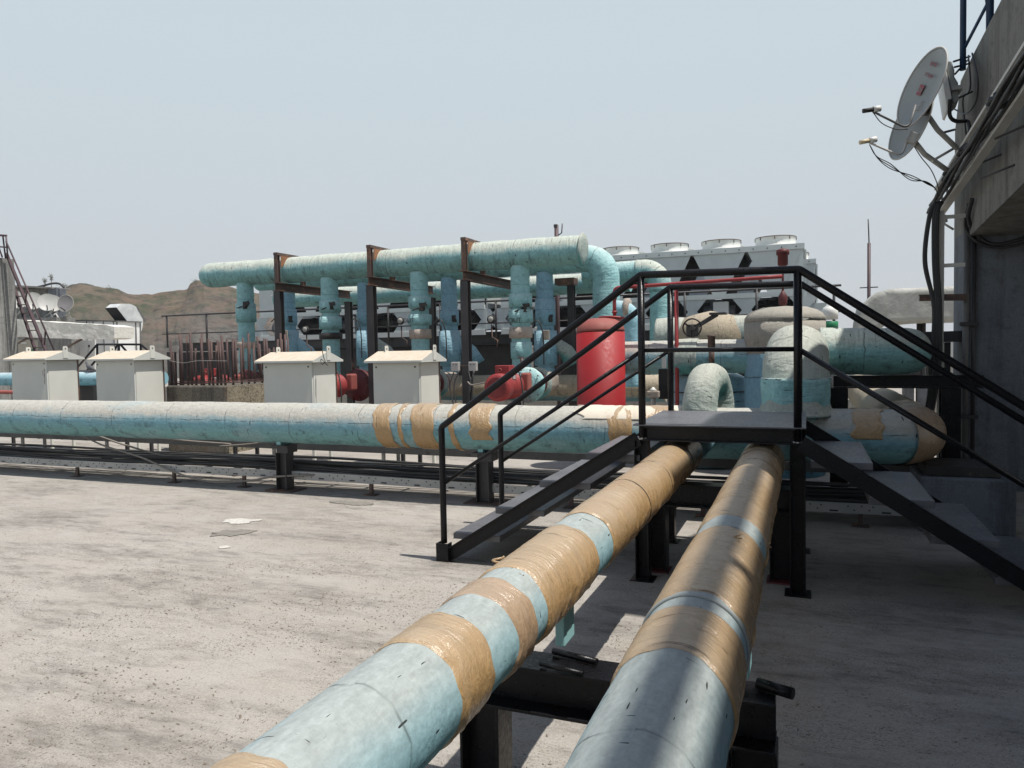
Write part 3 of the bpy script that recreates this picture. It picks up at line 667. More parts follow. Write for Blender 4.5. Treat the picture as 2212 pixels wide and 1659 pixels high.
B().box(.9, 1.6, 7.05, 7.7, 0, .47).build('block', 'wall_concrete', t, .02)
B().box(.95, 1.5, 7.1, 7.6, .471, .56).build('steel_pad', 'rubber', t, .01)

# ------------------------------------------------------------ cable trays and cables below the main pipe
t = thing('cable_tray', (-6, 7.2, 0), 'low perforated galvanised cable tray full of black cables beneath the main pipe', 'cable tray')
def tray_z(x): return .17+.012*sin(x*.8)-.006*(x+6)*.5
for y_, nm in ((7.11, 'side_flange'), (7.62, 'side_flange')):
    b = B(); xs = [-16+.5*k for k in range(36)]
    for a, c_ in zip(xs, xs[1:]):
        b.beam((a, y_, tray_z(a)), (c_, y_, tray_z(c_)), .004, .09)
    b.build(nm, 'galvanised', t)
b = B()
x = -15.5
while x < 1.1:
    z = tray_z(x)
    for dx, dz in ((0, .022), (.06, -.012), (.09, .02), (.31, .018), (.36, -.014)): b.box(x+dx-.006, x+dx+.006, 7.104, 7.1075, z+dz-.006, z+dz+.006)
    b.box(x+.16, x+.23, 7.104, 7.1075, z-.032, z-.018); x += .42
b.build('slot_holes', 'ink', t)
b = B()
for k in range(35): x = -15.8+.5*k; b.box(x, x+.03, 7.12, 7.61, tray_z(x)-.035, tray_z(x)-.015)
b.build('rungs', 'tray_grey', t)
for x in (-9.2, -7.47, -6.35, -4.55, -2.2, -.9, .45, 1.2):
    B().box(x-.02, x+.02, 7.09, 7.12, .012, tray_z(x)-.045).build('foot', 'rusty_steel', t)
    B().box(x-.07, x+.07, 7.05, 7.16, 0.001, .011).build('foot_plate', 'rusty_steel', t)
random.seed(4)
for i in range(16):
    y_ = 7.15+.028*i; r_ = random.choice((.011, .014, .017)); ph = random.uniform(0, 9); z0 = .20+.035*(i % 4)
    pts = [(-16+.8*k, y_+.03*sin(k*.7+ph), tray_z(-16+.8*k)+z0-.17+.012*sin(k*1.1+ph*2)) for k in range(23)]
    cable('power_cable', pts, r_, 'cable_black' if i % 4 else 'tray_grey', 'thick power cable lying in the low tray under the main pipe', 'power cables in the low tray')
t2 = thing('cable_tray', (-6, 7.6, 0), 'upper dark cable tray with plain side rails behind the perforated one', 'cable tray')
b = B()
b.beam((-16, 7.7, .47), (1.55, 7.7, .41), .01, .09); b.build('side_rail', 'tray_grey', t2)
b = B(); b.beam((-16, 8.2, .47), (1.55, 8.2, .41), .01, .09); b.build('side_rail', 'tray_grey', t2)
b = B()
for k in range(35): x = -15.8+.5*k; b.box(x, x+.03, 7.71, 8.19, .40, .415)
b.build('rungs', 'tray_grey', t2)
for x in (-12, -9, -7.05, -4.5, -1.6):
    B().box(x-.025, x+.025, 7.69, 8.2, .0, .36 if 0 else .018).build('foot_plate', 'rusty_steel', t2)
    for y_ in (7.74, 8.16): B().box(x-.02, x+.02, y_-.02, y_+.02, .019, .395).build('leg', 'dark_steel', t2)
for i in range(9):
    y_ = 7.76+.045*i; ph = random.uniform(0, 9)
    pts = [(-16+.8*k, y_+.03*sin(k*.6+ph), .435+.02*(i % 3)+.01*sin(k*1.3+ph)) for k in range(23)]
    cable('control_cable', pts, .012, 'cable_black' if i % 3 else 'cable_dusty', 'cable lying in the upper dark tray behind the perforated one', 'cables in the upper tray')
sag = [at(255, 945, y=7.3), at(300, 960, y=7.2), at(340, 975, y=7.12)]
cable('loose_cable', [(-11, 7.5, .62), (-9.6, 7.35, .56), (-8.8, 7.2, .42), (-8.0, 7.1, .3), (-7.4, 7.06, .14), (-6.8, 7.04, .05), (-6.2, 7.03, .10), (-5.8, 7.0, .17), (-5.2, 7.15, .2)], .013, 'cable_dusty', 'dusty cable that sags out of the tray down to the floor')
cable('loose_cable', [(-10.9, 7.6, .63), (-9.5, 7.45, .56), (-8.6, 7.35, .42), (-7.8, 7.3, .30), (-6.8, 7.3, .26), (-5, 7.3, .24)], .014, 'cable_dusty', 'dusty cable slanting from behind the main pipe into the tray, left end')
cable('loose_cable', [(-9.3, 7.7, .60), (-8.6, 7.6, .53), (-7.8, 7.55, .48), (-6.9, 7.5, .46)], .012, 'cable_dusty', 'short pale cable end lying over the upper tray')
cable('loose_cable', [(-7.0, 7.4, .44), (-6.4, 7.35, .5), (-6.0, 7.3, .57), (-5.4, 7.5, .6)], .010, 'cable_dusty', 'pale conduit rising to the main pipe beside the left post')

# ------------------------------------------------------------ four hooded cabinets
def cabinet(px, Yb, w_, d_, label):
    a = at(px[0], 800, y=Yb).x; c_ = at(px[1], 800, y=Yb).x; zr = at(px[1], px[2], y=Yb+.27).z; ze = zr-.13
    t = thing('hooded_cabinet', ((a+c_)/2, Yb+.3, 0), label, 'cabinet', 'hooded electrical cabinets behind the main pipe')
    D = .56; z0 = .42
    B().box(a+.012, c_-.012, Yb+.014, Yb+D, z0, ze-.02).build('body', 'cabinet_paint', t, .004)
    dr = B().box(a, c_-.03, Yb, Yb+.012, z0+.01, ze-.035).build('door', 'cabinet_paint', t, .003)
    b_ = B()
    for x in (a+.05, c_-.08):
        for z in (z0+.06, ze-.09): b_.cyl((x, Yb-.004, z), (x, Yb-.0005, z), .013, 10)
    b_.build('lock', 'ink', dr)
    B().box(c_-.027, c_-.018, Yb-.004, Yb+.012, z0+.005, ze-.03).build('door_edge', 'chiller_white', t)
    B().box(c_-.011, c_-.004, Yb+.02, Yb+D-.03, z0+.02, ze-.04).build('side_panel', 'cabinet_paint', t, .002)
    B().box(a+.01, c_-.002, Yb+D+.001, Yb+D+.02, z0, ze-.03).build('back_plate', 'rusty_steel', t)
    x0, x1 = a-.09, c_+.07; y0, y1, ym = Yb-.09, Yb+D+.09, Yb+D/2
    b_ = B(); b_.prism([(x0, y0, ze-.03), (x0, y0, ze), (x0, ym, zr), (x0, y1, ze), (x0, y1, ze-.03)], (x1-x0, 0, 0))
    b_.build('hood', 'hood_paint', t, .003)
    for x, nm in ((a+.05, 0), (c_+.0, 1)):
        b_ = B()
        xx = x0+.14 if nm == 0 else x1+.003
        b_.prism([(xx, ym-.045, zr-.13), (xx, ym+.045, zr-.13), (xx, ym+.045, zr+.055), (xx, ym+.03, zr+.075), (xx, ym-.03, zr+.075), (xx, ym-.045, zr+.055)], (.006, 0, 0))
        lg = b_.build('lifting_lug', 'cabinet_paint', t)
        B().cyl((xx+.0065, ym, zr+.03), (xx+.0085, ym, zr+.03), .012, 10).build('hole', 'ink', lg)
    for x in (a+.08, c_-.08):
        for y in (Yb+.08, Yb+D-.08): B().box(x-.02, x+.02, y-.02, y+.02, 0.0, z0-.001).build('leg', 'cabinet_paint' if x > a+.1 else 'plinth', t)
    return t
c1_ = cabinet((25, 103, 758), 8.75, 0, 0, 'hooded cabinet with a brown rust streak, leftmost of the four')
cabinet((207, 292, 757), 8.75, 0, 0, 'hooded cabinet left of the rusty rebar block, clean door')
c3 = cabinet((569, 676, 759), 8.75, 0, 0, 'hooded cabinet right of the rebar block, wire hanging from its lug')
c4 = cabinet((806, 908, 757), 8.75, 0, 0, 'hooded cabinet nearest the stair, between two black header posts')
def streak(px, py0, py1, w0, seed, cab):
    a = at(px, py0, y=8.7495); z1 = at(px, py1, y=8.7495).z; pts = []
    for k in range(9): pts.append((a.x-w0*(.5+.4*sin(k*1.9+seed)), 8.7493, a.z+(z1-a.z)*k/8))
    for k in range(8, -1, -1): pts.append((a.x+w0*(.5+.4*sin(k*2.3+seed))*(1-k/12), 8.7493, a.z+(z1-a.z)*k/8))
    B().prism(pts, (0, -.0012, 0)).build('rust_streak', 'rusty_steel', cab)
streak(95.5, 797, 830, .012, 1, c1_); streak(92.5, 800, 812, .008, 4, c1_)
p = at(702, 771, y=9.0)
cable('wire_loop', [p+V((.1, -.2, .1)), p+V((.12, -.2, -.0)), p+V((.16, -.22, -.07)), p+V((.1, -.22, -.1)), p+V((.08, -.2, -.03)), p+V((.2, -.22, -.12))], .006, 'cable_black', '', None, c3)

# ------------------------------------------------------------ rebar block
bx0, bx1 = at(358, 832, y=9.45).x, at(487, 832, y=9.45).x; bt = at(487, 833, y=9.45).z
t = thing('rebar_block', ((bx0+bx1)/2, 10.2, 0), 'weathered concrete column stump with rusty rebar standing out of it', 'concrete block')
b = B(); b.box(bx0, bx1, 9.45, 11.35, 0, bt); bk = b.build('concrete_block', 'block_shaded', t, .03)
B().box(bx1+.002, bx1+.012, 9.47, 11.33, 0, bt-.01).build('lit_face', 'block_lit', t)  # sunlit side painted paler than the shaded faces of the stump
random.seed(11)
bars = []
for k in range(14): bars.append((bx0+.06+(bx1-bx0-.12)*k/13, 9.53))
for k in range(1, 11): bars.append((bx1-.06, 9.53+1.74*k/10))
for k in range(1, 9): bars.append((bx0+.06, 9.53+1.74*k/8))
for k in range(1, 9): bars.append((bx0+.06+(bx1-bx0-.12)*k/9, 11.28))
for x, y in bars:
    x += random.uniform(-.02, .02); hgt = random.uniform(.60, .88)
    if random.random() < .12: hgt += .12
    if random.random() < .12: hgt -= .22
    l = V((random.uniform(-.03, .03), random.uniform(-.03, .03), hgt)); q = V((x, y, bt-.05))
    B().tube([q, q+l*.5+V((random.uniform(-.006, .006), 0, 0)), q+l+V((0, 0, .05))], .0185, 8).build('rebar', 'rebar_steel', t)
for k, (z, r_) in enumerate(((bt+.03, .006), (bt+.055, .005), (bt+.02, .006))):
    B().tube([(bx0+.03, 9.5, z), (bx1-.03, 9.5, z+.02), (bx1-.03, 11.3, z), (bx0+.03, 11.3, z+.01), (bx0+.03, 9.5, z)], r_, 6).build('tie_bar', 'rebar_steel', t)
B().tube(smooth_curve([(bx0+.05, 9.49, bt+.42), (bx0+.4, 9.47, bt+.38), (bx0+.7, 9.48, bt+.41), (bx1, 9.5, bt+.40)]), .003, 5).build('tie_wire', 'galvanised', t)

# ------------------------------------------------------------ header pipes, drops, pumps
HY = 13.0; K = HY/10.03
HZ, HR = 3.40, .268
hp = thing('header_pipe', (-8, HY, 0), 'front overhead header pipe, green canvas with bleached top, carried on black posts', 'pipe')
x0 = at(437, 600, y=HY).x; x1 = at(1256, 540, y=HY).x
prof = [V((x0+.02, HY, HZ))]+[V((x0+.1*k, HY, HZ)) for k in range(1, int((x1-x0)/.1)+1)]+[V((x1, HY, HZ))]
def hr(u): return HR*(1 if u > .3 else max(.35, sqrt(max(0, 1-((.3-u)/.32)**2))))
pp = []; x = x0
while x < x1: pp.append(V((x, HY, HZ))); x += .03 if x < x0+.35 else .06
pp.append(V((x1, HY, HZ)))
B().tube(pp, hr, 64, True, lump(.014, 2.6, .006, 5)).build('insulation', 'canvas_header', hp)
B().lathe([(HR*.9, 0), (HR+.03, .01), (HR+.035, .03), (HR+.02, .05), (HR*.5, .06), (.01, .062)], (x1, HY, HZ), (1, 0, -.05), 40, lambda z, a: .02*noise.noise(V((cos(a)*2, sin(a)*2, 4)))).build('end_flange', 'canvas_pale', hp)
FX = [at(530, 640, y=HY).x, at(711, 600, y=HY).x, at(905, 600, y=HY).x, at(1123, 580, y=HY).x]
HY2 = 14.5
RY = [at(621, 640, y=HY2).x, at(789, 640, y=HY2).x, at(969, 600, y=HY2).x, at(1176, 580, y=HY2).x]
hp2 = thing('header_pipe', (-8, HY2, 0), 'second overhead header pipe behind the green one, turning down in a large pale blue elbow', 'pipe')
xe = at(1309, 600, y=HY2).x
path2 = fillet([(at(560, 600, y=HY2).x, HY2, 3.42), (xe, HY2, 3.42), (xe, HY2, .9)], .42, .06, 12)
B().tube(path2, .27, 56, True, lump(.014, 2.6, .008, 9)).build('insulation', 'canvas_turquoise', hp2)
# joints on the drops: sleeves, flanges, glass wool, rubber bellows
def sleeve(parent, x, y, z0, z1, r, mat, seed=0, am=.012, nm='valve_jacket', taper=1):
    B().lathe([(r*.8, z0), (r, z0+.01), (r*1.0, z0+(z1-z0)*.5), (r*taper, z1-.01), (r*.8*taper, z1)], (x, y, 0), (0, 0, 1), 36, lambda z, a: am*noise.noise(V((cos(a)*2+seed, sin(a)*2, z*6)))).build(nm, mat, parent)
def zat(py, y, px): return at(px, py, y=y).z
labs = ['leftmost turquoise drop pipe, behind the rebar', 'second turquoise drop pipe, with a black rubber joint above the third cabinet', 'third turquoise drop pipe, marked OUT, above the fourth cabinet', 'rightmost turquoise drop pipe, marked OUT, with rusty torn insulation']
for i, x in enumerate(FX):
    px = (530, 711, 905, 1123)[i]; z = lambda py: zat(py, HY, px)
    t = thing('drop_pipe', (x, HY, 0), labs[i], 'pipe', 'turquoise drop pipes from the front header')
    rr = .178
    top = HZ-HR+.05
    B().tube([V((x, HY, top-k*.05)) for k in range(int((top-.95)/.05))], rr, 40, True, lump(.006, 4, .002, i)).build('insulation', 'canvas_turquoise', t)
    if i == 0: segs = ((655, 697, .215, 'canvas_turquoise'), (738, 752, .215, 'glass_wool'))
    elif i == 1: segs = ((649, 676, .222, 'canvas_turquoise'), (684, 712, .232, 'canvas_turquoise'), (719, 733, .235, 'rubber'), (736, 744, .14, 'rubber'))
    elif i == 2: segs = ((640, 667, .222, 'canvas_turquoise'), (679, 703, .228, 'canvas_turquoise'), (711, 732, .22, 'glass_wool'))
    else: segs = ((634, 665, .222, 'canvas_turquoise'), (669, 698, .228, 'canvas_turquoise'), (706, 731, .22, 'glass_wool'), (738, 776, .2, 'canvas_turquoise'))
    for j, (a, c_, r_, mt) in enumerate(segs):
        sleeve(t, x, HY, z(c_), z(a), r_, mt, i*5+j, .02 if mt == 'glass_wool' else .008, {'glass_wool': 'torn_insulation', 'rubber': 'rubber_joint'}.get(mt, 'valve_jacket'))
    # torn lug with lever
    zz = z(660+2*i)
    b = B(); b.tube([V((x+.13, HY-.14, zz+.07-.03*k)) for k in range(6)], .055, 12, True, lump(.035, 9, .01, i)); b.cyl((x+.15, HY-.14, zz-.0), (x-.02, HY-.26, zz-.07), .014, 6); b.beam((x+.15, HY-.19, zz+.02), (x+.24, HY-.17, zz+.05), .05, .07); b.build('valve_gear', 'rubber', t)
    if i in (2, 3):
        w_ = text_part('OUT', 'ink', V((x-.03-.10*(i == 2), HY-.234, z(697))), (1, .0, 0), (0, 0, 1), .12, t)
# OUT must wrap: keep it tangent on the left of the jacket
labs2 = ['leftmost blue drop pipe from the rear header', 'second blue drop pipe, partly hidden by a black post', 'third blue drop pipe, right of the drop marked OUT', 'rightmost blue drop pipe, with a peeled jacket and tan flap']
for i, x in enumerate(RY):
    px = (621, 789, 969, 1176)[i]; z = lambda py: zat(py, HY2, px)
    t = thing('drop_pipe', (x, HY2, 0), labs2[i], 'pipe', 'blue drop pipes from the rear header')
    B().tube([V((x, HY2, 3.2-k*.05)) for k in range(48)], .175, 40, True, lump(.006, 4, .002, i+7)).build('insulation', 'canvas_blue', t)
    sleeve(t, x, HY2, z(704), z(668 if i < 3 else 645), .205, 'canvas_blue', i)
    sleeve(t, x, HY2, z(790), z(714), .235, 'canvas_blue', i+9, .01, 'strainer_jacket')
    # slanting strainer leg at the back right
    B().tube([V((x+.1, HY2+.05, z(735))), V((x+.38, HY2+.2, z(760))), V((x+.52, HY2+.25, z(788)))], lambda u: .12+.1*u, 24).build('strainer_leg', 'canvas_pale' if i % 2 else 'canvas_blue', t)
    b = B(); b.tube([V((x+.16, HY2-.12, z(697)+.03*k)) for k in range(6)], .05, 12, True, lump(.035, 9, .01, i+20)); b.build('valve_gear', 'rubber', t)
    if i in (0, 3): B().box(x+.02, x+.17, HY2-.27, HY2-.24, z(735), z(714)).build('tag_flap', 'glass_wool', t, .01)
    cable('cooling_hose', [(x-.25, HY2-.3, z(640)-.6), (x-.05, HY2-.32, z(640)-.52), (x+.05, HY2-.3, z(640)-.8), (x+.06, HY2-.3, z(640)-1.4)], .014, 'cable_black', '', None, t)
# portal frames that carry the headers
labs3 = ['black steel portal frame left of the third cabinet', 'black steel portal frame between the third and fourth cabinets, rusty cap', 'black steel portal frame right of the fourth cabinet, orange rusty cap']
CX = [at(604, 700, y=12.6).x, at(804, 700, y=12.6).x, at(1007, 700, y=12.6).x]
for i, x in enumerate(CX):
    t = thing('portal_frame', (x, 13.6, 0), labs3[i], 'steel support', 'steel portal frames carrying the header pipes')
    zb = zat(606, 12.6, 1006)
    B().hbeam((x, 12.6, 0.02), (x, 12.6, zb), .15, .15, .012, (0, 1, 0)).build('post', 'dark_steel', t, .002)
    B().hbeam((x+.02, 15.1, 0.02), (x+.02, 15.1, zb-.08), .14, .14, .012, (0, 1, 0)).build('post', 'dark_steel', t, .002)
    B().hbeam((x, 12.5, zb+.09), (x, 15.2, zb+.09), .15, .17, .012).build('cross_beam', 'rusty_steel', t, .002)
    zc = zat(520, 12.6, 1006)
    B().hbeam((x, 12.58, zb+.18), (x, 12.58, zc), .085, .09, .01, (0, 1, 0)).build('clamp_post', 'rusty_steel', t, .002)
    B().hbeam((x, 13.42, zb+.18), (x, 13.42, zc-.05), .085, .09, .01, (0, 1, 0)).build('clamp_post', 'rusty_steel', t, .002)
    B().box(x-.05, x+.05, 12.53, 13.47, zc+.002, zc+.06).build('clamp_bar', 'rusty_steel', t, .002)
    B().prism([(x+.046, 12.64, zc), (x+.046, 12.95, zc), (x+.046, 12.64, zc-.25)], (.008, 0, 0)).build('gusset', 'rust_plate', t)
x = at(1235, 700, y=15.1).x
t = thing('support_post', (x, 15.1, 0), 'lone dark steel post beside the large pale blue elbow', 'steel support')
B().hbeam((x, 15.1, 0), (x, 15.1, 2.95), .14, .14, .012, (0, 1, 0)).build('post', 'dark_steel', t)
B().box(x-.3, x+.12, 14.9, 15.2, 2.96, 3.1).build('bracket', 'rusty_steel', t)
# green lines further back
ty = 16.4
za, zb_ = at(1000, 626, y=ty).z, 0
t = thing('header_pipe', (-9, ty, 0), 'thinner green header pipe seen below the front ones, capped at its right end', 'pipe')
xr = at(1355, 640, y=ty).x
B().tube([V((at(600, 640, y=ty).x+.2*k, ty, za)) for k in range(int((xr-at(600, 640, y=ty).x)/.2)+1)]+[V((xr+.08, ty, za))], lambda u: .235, 40, True, lump(.012, 2.5, .003, 2)).build('insulation', 'canvas_header', t)
t = thing('header_pipe', (-2.4, 15.6, 0), 'short overhead pipe right of the blue elbow, bending down behind the railing', 'pipe')
xa, xb = at(1320, 590, y=15.6).x, at(1426, 590, y=15.6).x; zz = at(1380, 586, y=15.6).z
B().tube(fillet([(xa-.6, 15.6, zz), (xb, 15.6, zz), (xb, 15.6, .9)], .33, .06, 10), .225, 48, True, lump(.012, 2.4, .006, 12)).build('insulation', 'canvas_turquoise', t)
B().tube(fillet([(xb-.5, 15.6, zz), (xb, 15.6, zz), (xb, 15.6, zz-.45)], .33, .05, 10), .24, 48, True, lump(.014, 2.4, .006, 12)).build('elbow_jacket', 'canvas_header', t)
t = thing('header_pipe', (-2.3, 13.4, 0), 'small pale pipe with a bolted elbow just behind the red tank', 'pipe')
xa, xb = at(1330, 660, y=13.4).x, at(1367, 700, y=13.4).x; zz = at(1350, 668, y=13.4).z
B().tube(fillet([(xa, 13.4, zz), (xb, 13.4, zz), (xb, 13.4, .9)], .25, .05, 8), .165, 36, True, lump(.008, 4, .005, 2)).build('insulation', 'canvas_bright_blue', t)
B().lathe([(.13, -.05), (.2, -.045), (.2, .045), (.13, .05)], (xa+.22, 13.4, zz), (1, 0, 0), 24).build('flange_wrap', 'glass_wool', t)

# pumps
plz = .42
def pump(i, px, lab, mx):
    x = at(px, 800, y=11.45).x
    t = thing('pump_set', (x, 12.2, 0), lab, 'pump', 'red pump sets below the drop pipes')
    B().box(x-.42, x+.42, 11.2, 13.4, 0, plz).build('plinth', 'plinth', t, .02)
    b = B(); b.box(x-.26, x+.26, 11.35, 12.8, plz+.001, plz+.07); b.box(x-.22, x-.1, 11.45, 12.0, plz+.071, plz+.14); b.box(x+.1, x+.22, 11.45, 12.0, plz+.071, plz+.14); b.build('base_frame', 'red_paint', t, .01)
    zc = at(1078, 837, y=11.5).z; R = .235
    # ribbed motor body
    prof = [(R*.9, 0)]
    for k in range(14): y_ = .02+.035*k; prof += [(R*.82, y_), (R*.82, y_+.018), (R*.97, y_+.019), (R*.97, y_+.032)]
    prof += [(R*.7, .54), (.06, .56), (.05, .72)]
    B().lathe(prof, (x, 11.62, zc), (0, 1, 0), 40).build('motor_body', 'red_paint', t)
    fc = B().lathe([(.02, -.02), (R*.75, -.015), (R*.97, 0), (R, .03), (R, .19), (R*.92, .20)], (x, 11.42, zc), (0, 1, 0), 40).build('fan_cover', 'red_paint', t)
    b = B()
    for k in range(5):
        rk = R*.15+R*.14*k; b.tube([V((x+rk*cos(a_), 11.402, zc+rk*sin(a_))) for a_ in [2*pi*j/28 for j in range(29)]], .0055, 5, False)
    b.build('vent_grille', 'maroon_paint', fc)
    B().box(x-.13, x+.13, 11.66, 11.92, zc+R*.93, zc+R+.13).build('terminal_box', 'red_paint', t, .008)
    B().tube([V((x-.03+.03*cos(a), 11.64, zc+R+.05+.03*sin(a))) for a in [2*pi*k/16 for k in range(17)]], .008, 6, False).build('lifting_eye', 'faded_red', t)
    B().box(x+.12, x+.27, 12.22, 12.42, zc-.1, zc+.22).build('coupling_guard', 'faded_red', t, .03)
    B().lathe([(.05, 0), (.2, .02), (.31, .06), (.33, .14), (.31, .22), (.2, .26), (.05, .28)], (x+.06, 12.62, zc-.02), (0, 1, 0), 40, lambda z, a: .01*noise.noise(V((cos(a)*3, sin(a)*3, z)))).build('pump_casing', 'canvas_turquoise' if i % 2 else 'maroon_paint', t)
    b = B()
    for k in range(10): b.cyl((x+.06+.29*cos(k*.628), 12.66, zc-.02+.29*sin(k*.628)), (x+.06+.29*cos(k*.628), 12.63, zc-.02+.29*sin(k*.628)), .014, 6)
    b.build('casing_bolts', 'rusty_steel', t)
    B().box(x+.14, x+.20, 11.68, 11.80, zc+.13, zc+.19).build('name_plate', 'galvanised', t, .003)
    cable('power_lead', [(x+.13, 11.8, zc+R+.05), (x+.26, 11.78, zc+R+.02), (x+.34, 11.75, zc-.1), (x+.36, 11.7, plz+.02)], .014, 'cable_black', '', None, t)
    B().cyl((x-.05, 12.75, zc+.25), (x-.05, 12.75, zc+.48), .03, 10).build('vent_stub', 'rusty_steel', t)
    B().tube([V((x-.05+.07*cos(a), 12.75+.07*sin(a), zc+.48)) for a in [2*pi*k/20 for k in range(21)]], .008, 6, False).build('valve_wheel', 'maroon_paint', t)
    for k, (yy, r_, m_) in enumerate(((12.98, .25, 'maroon_paint'), (13.1, .3, 'canvas_pale'), (13.25, .24, 'red_paint'))):
        B().lathe([(.14, 0), (r_, .005), (r_, .05), (.14, .055)], (x+.1, yy, zc), (0, 1, 0), 36, (lambda z, a: .015*noise.noise(V((cos(a)*3, sin(a)*3, 1)))) if k == 1 else None).build('flange', m_, t)
    B().tube([V((x+.1, 13.0, zc)), V((x+.1, 13.4, zc)), V((x+.1, 13.9, zc))], .2, 30, True, lump(.03, 6, .01, i)).build('torn_insulation', 'glass_wool', t)
    return t
pump(0, 430, 'red pump set seen through the rebar', 0)
pump(2, 682, 'pump set with maroon and pale flanges, right of the third cabinet', 0)
pump(3, 834, 'pump set mostly hidden behind the fourth cabinet, red fan cover edge showing', 0)
pm = pump(1, 1074, 'red pump motor with grille facing the camera, seen through the stair handrail', 0)
# junction boxes on the third portal post
x = CX[2]; zj = at(985, 790, y=12.5).z
t = thing('junction_box_pair', (x, 12.5, 0), 'two small grey junction boxes strapped to the third header post', 'junction box')
for s_ in (-1, 1):
    bo = B().box(x+s_*.18-.08, x+s_*.18+.08, 12.44, 12.52, zj-.1, zj+.07).build('box', 'galvanised', t, .01)
    b = B()
    for dx in (-.03, .03): b.cyl((x+s_*.18+dx, 12.435, zj+.02), (x+s_*.18+dx, 12.4395, zj+.02), .012, 8)
    b.build('knockout', 'ink', bo)
B().cyl((x-.25, 12.5, zj-.005), (x+.25, 12.5, zj-.005), .006, 6).build('strap', 'rusty_steel', t)
random.seed(8)
for k in range(5):
    sx = x-.2+.1*k if k != 2 else x+.22
    cable('motor_cable', [(sx, 12.45, zj-.1), (sx+random.uniform(-.08, .08), 12.35, zj-.4), (sx+random.uniform(-.1, .1), 12.3, zj-.9), (sx+.1, 12.2, .3)], .012, 'cable_black', 'black motor cable hanging from the junction boxes on the third header post', 'motor cables on the third post')
cable('motor_cable', [(x+.1, 12.4, zj-.3), (x+.35, 12.1, zj-.34), (x+.9, 11.9, zj-.25), (x+1.3, 11.8, zj-.3)], .014, 'cable_dusty', 'pale conduit running right from the third header post to the red motor')
# red fire tank
tx0, tx1 = at(1247, 780, y=9.6).x, at(1350, 780, y=9.6).x; txc = (tx0+tx1)/2; tr = (tx1-tx0)/2*.985; zt = at(1298, 690, y=9.6).z; zs = at(1298, 716, y=9.6).z
t = thing('pressure_tank', (txc, 9.6, 0), 'upright red cylindrical pressure tank behind the left stair flight', 'tank')
B().lathe([(tr*.6, .1), (tr*.95, .2), (tr, .3), (tr, zs-.01)], (txc, 9.6, 0), (0, 0, 1), 64).build('shell', 'tank_red', t)
B().lathe([(tr*1.0, zs-.0), (tr*.99, zs+.03), (tr*.93, zs+.08), (tr*.8, zs+.125), (tr*.6, zs+.16), (tr*.3, zs+.175)], (txc, 9.6, 0), (0, 0, 1), 64).build('dome', 'faded_red', t)
B().lathe([(.1, zs+.172), (.2, zs+.173), (.2, zs+.2), (.1, zs+.205)], (txc+.02, 9.6, 0), (.05, .12, 1), 32).build('manhole_flange', 'red_paint', t)
for k in range(3): B().cyl((txc+tr*.7*cos(k*2.1), 9.6+tr*.7*sin(k*2.1), 0), (txc+tr*.7*cos(k*2.1), 9.6+tr*.7*sin(k*2.1), .25), .03, 8).build('leg', 'tank_red', t)
# red pipes
t = thing('red_pipe', (-1.6, 9.7, 0), 'thin red pipe from the tank top running right and down behind the platform rail', 'pipe')
zp = at(1340, 612, y=9.7).z
xv = at(1461, 700, y=9.7).x; xq = at(1327, 640, y=9.7).x
B().tube(fillet([(xq, 9.7, zs+.18), (xq, 9.7, at(1327, 622, y=9.7).z), (at(1690, 600, y=9.7).x, 9.7, at(1690, 597, y=9.7).z)], .06, .2, 5), .024, 12).build('pipe_run', 'red_paint', t)
B().cyl((xv, 9.72, zp-.02), (xv, 9.72, .6), .026, 12).build('pipe_riser', 'red_paint', t)
for z_ in (zs+.24, zs+.42): B().cyl((xq, 9.7, z_), (xq, 9.7, z_+.03), .035, 12).build('coupling', 'red_paint', t)

# ------------------------------------------------------------ right-hand plant
def hpipe(name, label, y, pa, pb, pyc, r, mat, mat2=None, elbow=None, seed=0):
    a, c_ = at(pa, pyc, y=y).x, at(pb, pyc, y=y).x; z_ = at((pa+pb)/2, pyc, y=y).z
    t_ = thing(name, ((a+c_)/2, y, 0), label, 'pipe')
    B().tube([V((a+(c_-a)*k/40, y, z_)) for k in range(41)], r, 48, True, lump(.012, 2.5, .004, seed)).build('insulation', mat, t_)
    return t_, a, c_, z_
t, a, c_, z_ = hpipe('insulated_pipe', 'pale horizontal pipe between the red tank and the blue domed tank, upper of two', 9.9, 1340, 1640, 771, .222, 'canvas_main', seed=4)
B().tube([V((at(1462, 770, y=9.9).x+.02*k, 9.9, z_)) for k in range(15)], .24, 48, True, lump(.01, 3, .004, 2)).build('flange_jacket', 'canvas_pale', t)
t, a, c_, z_ = hpipe('insulated_pipe', 'low tan and grey pipe passing behind the red tank, lower of two', 14.6, 940, 1440, 838, .27, 'canvas_brown', seed=6)
t, a, c_, z_ = hpipe('insulated_pipe', 'wide pale pipe with a raised middle, just behind the black handwheel', 12.2, 1420, 1620, 722, .28, 'canvas_pale', seed=7)
B().lathe([(.28, -.5), (.36, -.2), (.40, 0), (.36, .2), (.28, .5)], (at(1535, 722, y=12.2).x, 12.2, z_-.03), (1, 0, 0), 40).build('valve_jacket', 'canvas_brown', t)
# blue cylinder behind the small elbow
x = at(1525, 840, y=10.3).x
t = thing('blue_vessel', (x, 10.3, 0), 'short bright blue cylinder standing behind the small elbow pipe', 'tank')
B().lathe([(.4, 0), (.52, .05), (.52, 1.18), (.4, 1.24), (.02, 1.25)], (x, 10.3, 0), (0, 0, 1), 48).build('shell', 'canvas_bright_blue', t)
B().lathe([(.521, 1.0), (.528, 1.0), (.528, 1.015), (.521, 1.015)], (x, 10.3, 0), (0, 0, 1), 48).build('wire_band', 'ink', t)
